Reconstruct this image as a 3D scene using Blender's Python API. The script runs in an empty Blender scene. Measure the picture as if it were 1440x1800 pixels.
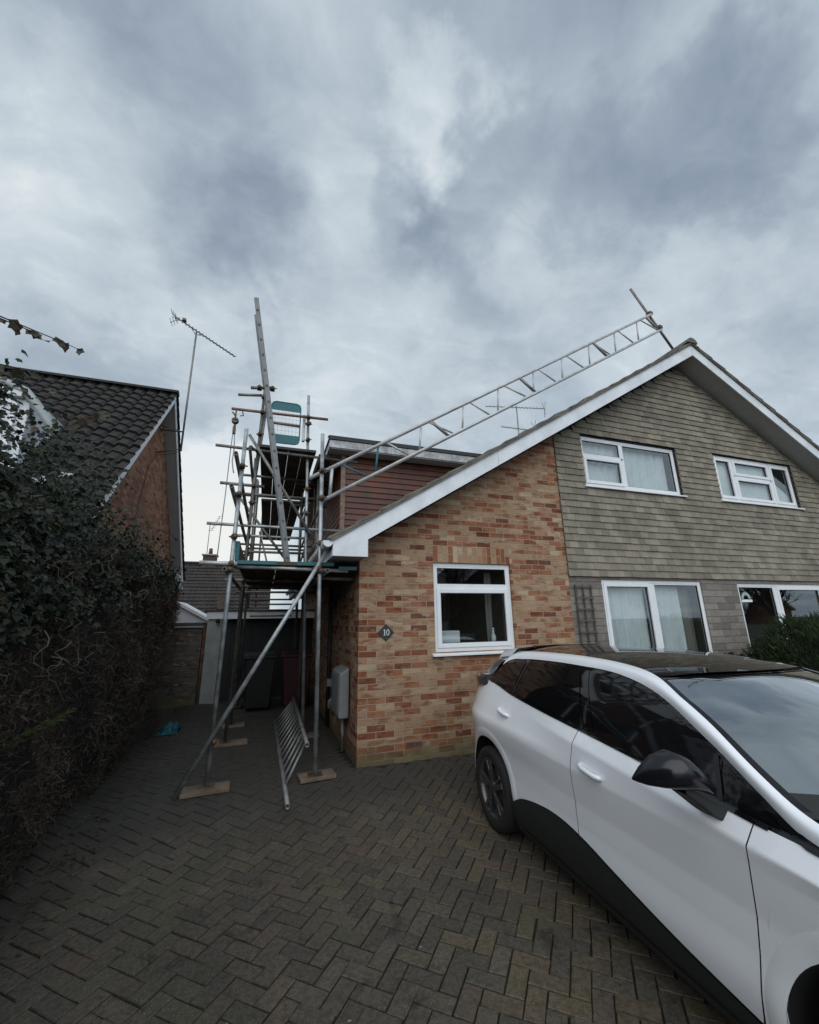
import bpy, math, random
import numpy as np
from mathutils import Vector, Matrix, noise as mnoise
R = math.radians
scene = bpy.context.scene
COL = scene.collection

# ------------------------------------------------------------------ camera
cam = bpy.data.cameras.new('camera'); camo = bpy.data.objects.new('camera', cam); COL.objects.link(camo)
CR = ((0.9466077, -0.3219827, -0.0161536), (-0.0674901, -0.2469143, 0.9666842), (0.3152441, 0.9139806, 0.2554617))  # right, up, forward
CC = (-1.0972, -5.1682, 1.5734)
camo.matrix_world = Matrix(((CR[0][0], CR[1][0], -CR[2][0], CC[0]), (CR[0][1], CR[1][1], -CR[2][1], CC[1]), (CR[0][2], CR[1][2], -CR[2][2], CC[2]), (0, 0, 0, 1)))
cam.sensor_fit = 'HORIZONTAL'; cam.sensor_width = 36.0; cam.lens = 18.08; cam.clip_start = 0.05; cam.clip_end = 2000
scene.camera = camo
scene.view_settings.view_transform = 'Standard'; scene.view_settings.look = 'None'
scene.view_settings.exposure = 0.0; scene.view_settings.gamma = 1.0
scene.cycles.max_bounces = 8; scene.cycles.transparent_max_bounces = 16
scene.cycles.caustics_reflective = False; scene.cycles.caustics_refractive = False

# ------------------------------------------------------------------ node helper
class N:
    def __init__(s, tree): s.t = tree; s.n = tree.nodes; s.l = tree.links
    def add(s, typ, **kw):
        nd = s.n.new(typ)
        for k, v in kw.items(): setattr(nd, k, v)
        return nd
    def link(s, a, b): s.l.new(a, b)
    def put(s, sock, v):
        if hasattr(v, 'is_output'): s.l.new(v, sock)
        else:
            if hasattr(sock.default_value, '__len__') and not hasattr(v, '__len__'): v = (v, v, v)
            if hasattr(sock.default_value, '__len__') and len(sock.default_value) == 4 and len(v) == 3: v = (*v, 1)
            sock.default_value = v
    def m(s, op, a, b=0.0, c=0.0, clamp=False):
        nd = s.add('ShaderNodeMath', operation=op, use_clamp=clamp)
        for i, v in enumerate((a, b, c)): s.put(nd.inputs[i], v)
        return nd.outputs[0]
    def v(s, op, a, b=(0, 0, 0), scale=None):
        nd = s.add('ShaderNodeVectorMath', operation=op)
        s.put(nd.inputs[0], a); s.put(nd.inputs[1], b)
        if scale is not None: s.put(nd.inputs['Scale'], scale)
        return nd.outputs['Value'] if op in ('DOT_PRODUCT', 'LENGTH') else nd.outputs['Vector']
    def noise(s, vec, scale, detail=4, rough=.5, dist=0.0):
        nd = s.add('ShaderNodeTexNoise'); s.put(nd.inputs['Vector'], vec)
        nd.inputs['Scale'].default_value = scale; nd.inputs['Detail'].default_value = detail
        nd.inputs['Roughness'].default_value = rough; nd.inputs['Distortion'].default_value = dist
        return nd.outputs['Fac'], nd.outputs['Color']
    def ramp(s, fac, stops, interp='LINEAR'):
        nd = s.add('ShaderNodeValToRGB'); cr = nd.color_ramp; cr.interpolation = interp
        while len(cr.elements) < len(stops): cr.elements.new(.5)
        for e, (p, c) in zip(cr.elements, stops): e.position = p; e.color = (*c, 1) if len(c) == 3 else c
        s.put(nd.inputs[0], fac); return nd.outputs[0]
    def mix(s, fac, a, b, mode='MIX'):
        nd = s.add('ShaderNodeMix', data_type='RGBA', blend_type=mode)
        s.put(nd.inputs[0], fac); s.put(nd.inputs[6], a); s.put(nd.inputs[7], b); return nd.outputs[2]
    def rng(s, val, a, b, c=0.0, d=1.0, kind='SMOOTHSTEP'):
        nd = s.add('ShaderNodeMapRange', interpolation_type=kind)
        for i, x in enumerate((val, a, b, c, d)): s.put(nd.inputs[i], x)
        return nd.outputs[0]

# ------------------------------------------------------------------ sky: overcast cloud deck over a Nishita sky
SUN_EL, SUN_AZ = R(38), R(208)     # azimuth from +Y clockwise: behind the camera, a little right of the facade's normal
w = bpy.data.worlds.new('World'); scene.world = w; w.use_nodes = True
n = N(w.node_tree); n.n.clear()
out = n.add('ShaderNodeOutputWorld'); bg = n.add('ShaderNodeBackground'); n.link(bg.outputs[0], out.inputs[0])
sky = n.add('ShaderNodeTexSky', sky_type='NISHITA'); sky.sun_disc = False; sky.sun_elevation = SUN_EL; sky.sun_rotation = SUN_AZ
tc = n.add('ShaderNodeTexCoord'); D = n.v('NORMALIZE', tc.outputs['Generated'])
sx = n.add('ShaderNodeSeparateXYZ'); n.link(D, sx.inputs[0])
zz = n.m('ADD', n.m('MAXIMUM', sx.outputs[2], 0.0), 0.22)
cb = n.add('ShaderNodeCombineXYZ'); n.put(cb.inputs[0], n.m('DIVIDE', sx.outputs[0], zz)); n.put(cb.inputs[1], n.m('DIVIDE', sx.outputs[1], zz))
P = cb.outputs[0]
_, wc = n.noise(P, 2.2, 5, .55); Pw = n.v('ADD', P, n.v('SCALE', n.v('SUBTRACT', wc, (.5, .5, .5)), scale=.45))
n1, _ = n.noise(Pw, 1.15, 5, .52); n2, _ = n.noise(n.v('MULTIPLY', Pw, (1.0, 1.6, 1)), 3.2, 5, .55)
n3, _ = n.noise(n.v('MULTIPLY', Pw, (1.0, 1.8, 1)), 7.5, 5, .6, .3)
val = n.m('ADD', n.m('ADD', n.m('MULTIPLY', n.m('SUBTRACT', n1, .5), .48), n.m('MULTIPLY', n.m('SUBTRACT', n2, .5), .62)), n.m('MULTIPLY', n.m('SUBTRACT', n3, .5), .30))
Dw = n.v('NORMALIZE', n.v('ADD', D, n.v('SCALE', n.v('SUBTRACT', n.noise(D, 4.5, 5, .58)[1], (.5, .5, .5)), scale=.40)))
def px_dir(x, y):
    d = ((x - 720) / 723.3, (900 - y) / 723.3, 1.0)
    v = [sum(d[i] * CR[i][k] for i in range(3)) for k in range(3)]; L = math.sqrt(sum(a * a for a in v)); return tuple(a / L for a in v)
for (x, y, rad, amp) in [(1110, 290, 8, -.22), (1200, 280, 7, -.20), (1000, 320, 7, -.18), (870, 355, 6, -.16), (740, 388, 6, -.24), (1130, 350, 9, -.10), (390, 425, 8, -.20), (260, 420, 7, -.14), (480, 430, 6, -.10), (560, 340, 9, -.10), (930, 560, 12, -.22), (660, 600, 9, -.16), (300, 640, 14, -.10),
                         (80, 90, 8, -.22), (330, 150, 9, -.14), (860, 40, 16, -.14), (1300, 470, 12, -.18), (1250, 60, 14, -.10), (200, 700, 12, -.05),
                         (768, 215, 5, .30), (755, 300, 4, .12), (200, 260, 10, .08), (560, 150, 10, .12), (960, 240, 11, .16), (600, 190, 12, .14), (110, 370, 13, .30), (640, 520, 12, .24), (1050, 450, 12, .22), (1400, 160, 14, .18), (330, 540, 8, .26), (1380, 640, 16, .18),
                         (350, 930, 12, .62), (420, 760, 16, .20), (1050, 620, 16, .18), (700, 700, 14, .20)]:
    dt = n.v('DOT_PRODUCT', Dw, px_dir(x, y))
    val = n.m('ADD', val, n.m('MULTIPLY', n.rng(dt, math.cos(R(rad * 1.25)), 1.0), amp))
fac = n.m('ADD', val, .465, clamp=True)
cloud = n.ramp(fac, [(0, (.235, .295, .385)), (.28, (.345, .415, .50)), (.5, (.46, .54, .615)), (.75, (.62, .70, .755)), (1, (.84, .88, .90))])
warm = n.rng(n.v('DOT_PRODUCT', D, px_dir(350, 985)), math.cos(R(13)), 1.0)
cloud = n.mix(n.m('MULTIPLY', warm, .75), cloud, (.93, .935, .87))
back = n.rng(sx.outputs[1], .15, -.85, 1.0, 1.9)              # thinner cloud, brighter sky on the sun's side
below = n.rng(sx.outputs[2], -.08, .02)
cloud = n.mix(1.0, cloud, n.m('MULTIPLY', back, 10.0), 'MULTIPLY')
col = n.mix(.93, sky.outputs[0], cloud)
col = n.mix(below, (.45, .47, .46), col)
n.put(bg.inputs[0], col); bg.inputs[1].default_value = .1

sun = bpy.data.lights.new('sun', 'SUN'); suno = bpy.data.objects.new('sun', sun); COL.objects.link(suno)
sun.energy = 1.4; sun.angle = R(80); sun.color = (1.0, .955, .90)
sd = Vector((math.sin(SUN_AZ) * math.cos(SUN_EL), math.cos(SUN_AZ) * math.cos(SUN_EL), math.sin(SUN_EL)))
suno.rotation_euler = sd.to_track_quat('Z', 'Y').to_euler()

# ------------------------------------------------------------------ materials
def new_mat(name):
    m = bpy.data.materials.new(name); m.use_nodes = True
    n = N(m.node_tree); b = n.n['Principled BSDF']; return m, n, b
def bump(n, b, h, dist=.01, strength=.6):
    bp = n.add('ShaderNodeBump'); bp.inputs['Strength'].default_value = strength; bp.inputs['Distance'].default_value = dist
    n.put(bp.inputs['Height'], h); n.link(bp.outputs[0], b.inputs['Normal'])
def pos(n): return n.add('ShaderNodeNewGeometry').outputs['Position']
def mat(name, c, rough=.6, metal=0.0, var=.18, scale=6.0, c2=None, bmp=0.0, spec=.5, island=0.0, coat=0.0):
    m, n, b = new_mat(name); p = pos(n)
    f, _ = n.noise(p, scale, 5, .6)
    f2 = n.rng(f, .32, .68, 0, 1)
    cc = n.mix(f2, tuple(x * (1 - var) for x in c), c2 or tuple(min(1, x * (1 + var)) for x in c))
    if island:
        g = n.add('ShaderNodeNewGeometry'); k = n.rng(g.outputs['Random Per Island'], 0, 1, 1 - island, 1 + island, 'LINEAR')
        cc = n.mix(1.0, cc, k, 'MULTIPLY')
    n.put(b.inputs['Base Color'], cc); b.inputs['Metallic'].default_value = metal
    n.put(b.inputs['Roughness'], n.rng(f, .3, .7, max(0, rough - .07), min(1, rough + .07)))
    b.inputs['Specular IOR Level'].default_value = spec; b.inputs['Coat Weight'].default_value = coat; b.inputs['Coat Roughness'].default_value = .03
    if bmp: bump(n, b, n.noise(p, scale * 6, 4, .6)[0], bmp)
    return m
def swizzle(n, ax, off=(0, 0)):
    s = n.add('ShaderNodeSeparateXYZ'); n.link(pos(n), s.inputs[0])
    c = n.add('ShaderNodeCombineXYZ')
    n.put(c.inputs[0], n.m('ADD', s.outputs[ax[0]], off[0])); n.put(c.inputs[1], n.m('ADD', s.outputs[ax[1]], off[1]))
    return c.outputs[0], s
def brick_mat(name, ax, bw=.225, rh=.075, ms=.005, ramp=None, mortar=(.40, .32, .235), off=(0, -.02), rough=.85, damp=True, bstr=.7):
    m, n, b = new_mat(name); uv, s = swizzle(n, ax, off)
    wob = n.noise(pos(n), 9.0, 2, .5)[1]
    uv = n.v('ADD', uv, n.v('SCALE', n.v('SUBTRACT', wob, (.5, .5, .5)), scale=.006))
    br = n.add('ShaderNodeTexBrick'); br.offset = .5; br.squash = 1.0
    n.put(br.inputs['Vector'], uv)
    for k, v in (('Color1', (0, 0, 0, 1)), ('Color2', (1, 1, 1, 1)), ('Mortar', (.5, .5, .5, 1)), ('Scale', 1.0), ('Mortar Size', ms), ('Mortar Smooth', .25), ('Bias', 0.0), ('Brick Width', bw), ('Row Height', rh)):
        br.inputs[k].default_value = v
    g = br.outputs['Color']
    c = n.ramp(g, ramp or [(0, (.15, .055, .033)), (.14, (.25, .092, .048)), (.32, (.33, .148, .08)), (.44, (.35, .215, .13)), (.62, (.41, .285, .18)), (.8, (.34, .225, .145)), (.9, (.44, .325, .215)), (1, (.48, .37, .25))])
    f, _ = n.noise(n.v('MULTIPLY', pos(n), (1, 1, 3)), 14, 5, .65); f3, _ = n.noise(pos(n), 60, 3, .6)
    c = n.mix(n.rng(f, .35, .75, 0, .45), c, n.mix(1, c, (.62, .50, .42), 'MULTIPLY'))
    c = n.mix(n.rng(f3, .4, .8, 0, .35), c, n.mix(1, c, (1.25, 1.2, 1.15), 'MULTIPLY'))
    f5, _ = n.noise(n.v('MULTIPLY', pos(n), (7, 7, 55)), 1.0, 3, .6); c = n.mix(n.rng(f5, .42, .72, 0, .5), c, n.mix(1, c, (.66, .60, .56), 'MULTIPLY')); f6, _ = n.noise(n.v('MULTIPLY', pos(n), (9, 9, 30)), 1.0, 3, .6); c = n.mix(n.rng(f6, .55, .8, 0, .4), c, (.40, .31, .22))
    f7, c7 = n.noise(n.v('MULTIPLY', pos(n), (4.2, 4.2, 12.5)), 1.0, 2, .5)
    if damp: c = n.mix(n.rng(f7, .50, .64, 0, .75), c, n.mix(1, c, (.60, .40, .32), 'MULTIPLY')); c = n.mix(n.rng(n.noise(n.v('MULTIPLY', pos(n), (5.1, 5.1, 13.5)), 1.0, 2, .5)[0], .56, .68, 0, .6), c, (.19, .105, .07)); c = n.mix(n.rng(n.noise(n.v('MULTIPLY', pos(n), (4.6, 4.6, 14)), 1.1, 2, .5)[0], .60, .72, 0, .55), c, (.40, .37, .29))
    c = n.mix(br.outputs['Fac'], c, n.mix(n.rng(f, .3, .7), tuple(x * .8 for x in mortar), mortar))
    st, _ = n.noise(n.v('MULTIPLY', pos(n), (1.2, 1.2, .5)), 1.3, 4, .6)
    c = n.mix(n.rng(st, .42, .75, 0, .45), c, n.mix(1, c, (.74, .72, .68), 'MULTIPLY'))
    if damp:   # moss and damp rising from the ground
        dn = n.m('ADD', s.outputs[2], n.m('MULTIPLY', n.m('SUBTRACT', n.noise(pos(n), 3.0, 4, .6)[0], .5), .35))
        c = n.mix(n.rng(dn, .22, .0, 0, .75), c, (.12, .115, .06))
    n.put(b.inputs['Base Color'], c); b.inputs['Roughness'].default_value = rough; b.inputs['Specular IOR Level'].default_value = .25
    bump(n, b, n.m('ADD', n.m('MULTIPLY', n.m('SUBTRACT', 1.0, br.outputs['Fac']), 1.0), n.m('MULTIPLY', f3, .35)), .011, bstr)
    return m
M = {}
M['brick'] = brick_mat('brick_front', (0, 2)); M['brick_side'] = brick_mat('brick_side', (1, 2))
redramp = [(0, (.19, .08, .05)), (.4, (.28, .125, .07)), (.75, (.35, .17, .10)), (1, (.40, .23, .14))]
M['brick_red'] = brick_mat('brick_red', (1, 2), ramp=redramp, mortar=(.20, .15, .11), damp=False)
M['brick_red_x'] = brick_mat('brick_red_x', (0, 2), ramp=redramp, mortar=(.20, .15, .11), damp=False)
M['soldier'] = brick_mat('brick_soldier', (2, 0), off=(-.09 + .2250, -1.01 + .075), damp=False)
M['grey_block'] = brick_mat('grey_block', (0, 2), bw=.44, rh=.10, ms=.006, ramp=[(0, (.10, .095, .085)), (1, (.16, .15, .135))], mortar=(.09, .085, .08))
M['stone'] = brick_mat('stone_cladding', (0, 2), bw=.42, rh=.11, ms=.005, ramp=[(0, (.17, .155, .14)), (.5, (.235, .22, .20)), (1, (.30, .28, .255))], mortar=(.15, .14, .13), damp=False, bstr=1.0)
M['white'] = mat('white_upvc', (.78, .80, .82), .35, var=.03, scale=3)
M['white_old'] = mat('white_painted_board', (.70, .73, .76), .45, var=.11, scale=2.6)
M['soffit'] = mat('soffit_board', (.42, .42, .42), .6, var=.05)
M['dark'] = mat('dark_interior', (.03, .03, .03), .9)
M['room'] = mat('room_plaster', (.16, .15, .13), .9)
M['rubber_gasket'] = mat('black_gasket', (.015, .015, .016), .6)
M['galv'] = mat('galvanised_steel', (.36, .385, .39), .48, .6, var=.28, scale=9)
M['galv_old'] = mat('weathered_steel', (.22, .215, .20), .6, .6, var=.3, scale=9)
M['dark_tube'] = mat('dull_dark_tube', (.13, .125, .115), .6, .5, var=.35, scale=8)
M['ladder_alu'] = mat('worn_ladder_aluminium', (.17, .18, .185), .55, .5, var=.22, scale=6)
M['alu'] = mat('aluminium', (.50, .505, .51), .5, .35, var=.15, scale=7)
M['alu_dull'] = mat('dull_aluminium', (.24, .24, .235), .5, .6, var=.2, scale=8)
M['coupler'] = mat('coupler_steel', (.10, .085, .07), .6, .5, var=.4, scale=20, c2=(.17, .11, .07))
M['teal'] = mat('teal_paint', (.014, .125, .145), .5, var=.2, scale=5)
M['copper'] = mat('rusty_tube', (.23, .15, .12), .55, .4, var=.25)
M['board'] = mat('scaffold_board_timber', (.085, .062, .042), .85, var=.4, scale=5, bmp=.003)
M['board_pale'] = mat('sole_board_timber', (.165, .12, .085), .8, var=.3, scale=5, bmp=.003)
M['slat'] = mat('stained_slat', (.105, .036, .021), .55, var=.35, scale=3, island=.25)
M['felt'] = mat('roof_felt', (.05, .052, .055), .85)
M['tile_hang'] = mat('tile_hanging', (.212, .188, .143), .8, var=.22, scale=2.2, bmp=.002, island=.21)
M['roof_tile'] = mat('concrete_roof_tile', (.15, .135, .115), .85, var=.4, scale=3, bmp=.006, c2=(.20, .19, .16))
M['roof_dark'] = mat('dark_pantile', (.020, .0175, .0155), .85, var=.4, scale=4, bmp=.004)
M['dull_brick'] = mat('dull_brick', (.075, .052, .042), .9, var=.3)
M['roof_far'] = mat('far_roof_tile', (.034, .028, .025), .85, var=.3, scale=2)
M['lead'] = mat('grey_plastic', (.33, .36, .36), .4, var=.12)
M['curtain'] = mat('net_curtain', (.76, .80, .82), .9, var=.05)
M['curtain_dark'] = mat('grey_curtain', (.24, .23, .21), .9, var=.05)
M['slate'] = mat('slate_plaque', (.022, .024, .026), .5)
M['letter'] = mat('plaque_lettering', (.62, .63, .62), .5)
M['meter'] = mat('meter_box_plastic', (.20, .21, .21), .5, var=.1)
M['bin_dark'] = mat('bin_dark', (.008, .011, .010), .5)
M['bin_red'] = mat('bin_red', (.040, .004, .008), .5)
M['door_green'] = mat('garage_door', (.008, .010, .010), .6)
M['pillar'] = mat('painted_render', (.30, .31, .30), .8, var=.14, scale=3)
M['rope'] = mat('rope_fibre', (.30, .31, .36), .9)
M['black_alu'] = mat('aerial_metal', (.10, .10, .10), .5, .6)
M['trellis'] = mat('trellis_wood', (.085, .075, .065), .85)
M['tarp'] = mat('blue_tarp', (.008, .085, .11), .45)
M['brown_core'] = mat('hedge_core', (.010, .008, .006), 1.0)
M['twig'] = mat('dead_twig', (.060, .043, .032), .9, var=.5, scale=2.5, island=.5)
M['vine'] = mat('pale_vine', (.13, .11, .085), .85, var=.3)
def leaf_mat(name, stops, rough=.45, tr=.25):
    m, n, b = new_mat(name); g = n.add('ShaderNodeNewGeometry')
    c = n.ramp(g.outputs['Random Per Island'], stops)
    c = n.mix(n.rng(n.noise(g.outputs['Position'], 1.6, 3, .6)[0], .35, .7, 0, .5), c, n.mix(1, c, (.55, .60, .5), 'MULTIPLY'))
    n.put(b.inputs['Base Color'], c); b.inputs['Roughness'].default_value = rough; b.inputs['Specular IOR Level'].default_value = .4
    t = n.add('ShaderNodeBsdfTranslucent'); n.put(t.inputs[0], c)
    mx = n.add('ShaderNodeMixShader'); mx.inputs[0].default_value = tr
    n.link(b.outputs[0], mx.inputs[1]); n.link(t.outputs[0], mx.inputs[2]); n.link(mx.outputs[0], n.n['Material Output'].inputs[0]); return m
M['ivy'] = leaf_mat('ivy_leaf', [(0, (.005, .009, .005)), (.45, (.011, .019, .009)), (.8, (.022, .034, .014)), (.95, (.055, .068, .025)), (1, (.08, .05, .03))], .36)
M['ivy_brown'] = leaf_mat('ivy_shoot_leaf', [(0, (.05, .028, .018)), (.6, (.07, .045, .028)), (1, (.06, .065, .03))], .5)
M['conifer'] = leaf_mat('conifer_green', [(0, (.012, .024, .010)), (.6, (.028, .050, .017)), (1, (.06, .085, .026))], .7)
M['sprig'] = leaf_mat('fresh_sprig', [(0, (.035, .050, .014)), (1, (.10, .115, .03))], .6)
M['bark'] = mat('bark', (.07, .055, .045), .9, bmp=.01)
M['litter'] = leaf_mat('leaf_litter', [(0, (.05, .035, .02)), (.6, (.10, .075, .045)), (1, (.16, .13, .09))], .8)
def glass_mat(name, tint=(.75, .80, .79), base=.07, boost=1.0, rough=0.0):
    m = bpy.data.materials.new(name); m.use_nodes = True; n = N(m.node_tree); n.n.clear()
    o = n.add('ShaderNodeOutputMaterial'); t = n.add('ShaderNodeBsdfTransparent'); g = n.add('ShaderNodeBsdfGlossy')
    n.put(t.inputs[0], tint); n.put(g.inputs[0], (.92, .96, .97)); g.inputs['Roughness'].default_value = rough
    ge = n.add('ShaderNodeNewGeometry'); cs = n.m('ABSOLUTE', n.v('DOT_PRODUCT', ge.outputs['Incoming'], ge.outputs['Normal']))
    f = n.m('ADD', n.m('MULTIPLY', n.m('POWER', n.m('SUBTRACT', 1.0, cs, clamp=True), 5.0), .96), .04)
    mx = n.add('ShaderNodeMixShader'); n.put(mx.inputs[0], n.m('ADD', n.m('MULTIPLY', f, boost), base, clamp=True))
    n.link(t.outputs[0], mx.inputs[1]); n.link(g.outputs[0], mx.inputs[2]); n.link(mx.outputs[0], o.inputs[0]); return m
M['glass'] = glass_mat('window_glass', base=.05, boost=1.8)
M['screen'] = glass_mat('windscreen_glass', (.34, .40, .40), .33, 1.8)
M['car_glass'] = glass_mat('tinted_glass', (.07, .08, .08), .02, 1.0)
m, n, b = new_mat('car_white_paint'); b.inputs['Base Color'].default_value = (.87, .90, .94, 1); b.inputs['Roughness'].default_value = .42; b.inputs['Coat Weight'].default_value = 1.0; b.inputs['Coat Roughness'].default_value = .02; M['paint'] = m
m, n, b = new_mat('car_gloss_black'); b.inputs['Base Color'].default_value = (.006, .006, .007, 1); b.inputs['Roughness'].default_value = .04; M['gloss_black'] = m
M['clad'] = mat('car_cladding', (.018, .020, .020), .62, var=.1, scale=40)
M['tyre'] = mat('tyre_rubber', (.016, .016, .017), .8)
M['rim'] = mat('rim_dark', (.11, .11, .113), .38, .7)
M['rim_light'] = mat('rim_machined', (.13, .13, .13), .4, .7)
M['car_in'] = mat('car_interior', (.012, .012, .013), .9)
m, n, b = new_mat('mirror_gloss'); b.inputs['Base Color'].default_value = (.008, .008, .012, 1); b.inputs['Roughness'].default_value = .18; M['mirror_black'] = m
M['lamp'] = mat('lamp_smoked', (.05, .05, .055), .25, coat=1.0)
# driveway blocks, one tone per block with painted passage shade and patches of wear, moss and grime
m, n, b = new_mat('paver_block'); g = n.add('ShaderNodeNewGeometry'); p = g.outputs['Position']
c = n.ramp(g.outputs['Random Per Island'], [(0, (.078, .069, .057)), (.35, (.092, .080, .064)), (.7, (.106, .091, .070)), (.85, (.108, .082, .064)), (1, (.122, .104, .078))])
spx = n.add('ShaderNodeSeparateXYZ'); n.link(p, spx.inputs[0])
yl = n.m('MULTIPLY', n.rng(n.m('FRACT', n.m('MULTIPLY', g.outputs['Random Per Island'], 7.31)), .55, .9), n.rng(n.m('ADD', spx.outputs[0], n.m('MULTIPLY', n.m('SUBTRACT', n.noise(p, 1.4, 3, .5)[0], .5), 2.2)), -.7, .7))
c = n.mix(n.m('MULTIPLY', yl, .6), c, (.140, .112, .064))
f, _ = n.noise(p, 38, 4, .65); c = n.mix(n.rng(f, .35, .66, 0, .85), c, n.mix(1, c, (.54, .53, .50), 'MULTIPLY'))
f2, _ = n.noise(p, .9, 5, .6); c = n.mix(n.rng(f2, .45, .70, 0, .55), c, n.mix(1, c, (.58, .59, .56), 'MULTIPLY'))
f3, _ = n.noise(p, 1.7, 4, .6, .4); c = n.mix(n.rng(f3, .53, .70, 0, .55), c, (.082, .080, .046))
f4, _ = n.noise(p, 150, 2, .5); c = n.mix(n.rng(f4, .60, .72, 0, .7), c, (.22, .20, .165))
f8, _ = n.noise(p, 24, 2, .5); c = n.mix(n.rng(f8, .755, .79, 0, .8), c, (.34, .33, .30))
f9, _ = n.noise(p, 3.1, 5, .65, .6); c = n.mix(n.rng(f9, .60, .70, 0, .75), c, (.026, .024, .021))
grime_shade = n.m('ADD', spx.outputs[1], n.m('MULTIPLY', n.m('SUBTRACT', n.noise(p, 1.1, 4, .6)[0], .5), 1.6))
c = n.mix(n.rng(grime_shade, -1.25, -.35, 0, .85), c, (.044, .041, .036))  # dirt plus the shade of the passage, painted into the block colour
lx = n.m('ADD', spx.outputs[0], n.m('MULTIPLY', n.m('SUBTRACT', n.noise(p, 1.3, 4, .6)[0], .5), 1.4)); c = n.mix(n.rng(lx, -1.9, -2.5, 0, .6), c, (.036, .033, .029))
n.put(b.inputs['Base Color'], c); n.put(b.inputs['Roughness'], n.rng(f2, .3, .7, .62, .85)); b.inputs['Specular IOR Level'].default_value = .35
bump(n, b, n.m('ADD', f, n.m('MULTIPLY', f4, .6)), .004, .7); M['paver'] = m
M['joint'] = mat('joint_soil', (.012, .011, .009), .95, scale=8, bmp=.01)
M['earth'] = mat('earth', (.05, .045, .032), .95, scale=1.5, c2=(.05, .06, .03), bmp=.02)
M['tarmac'] = mat('tarmac', (.05, .05, .05), .9, bmp=.006, scale=10)

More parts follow.
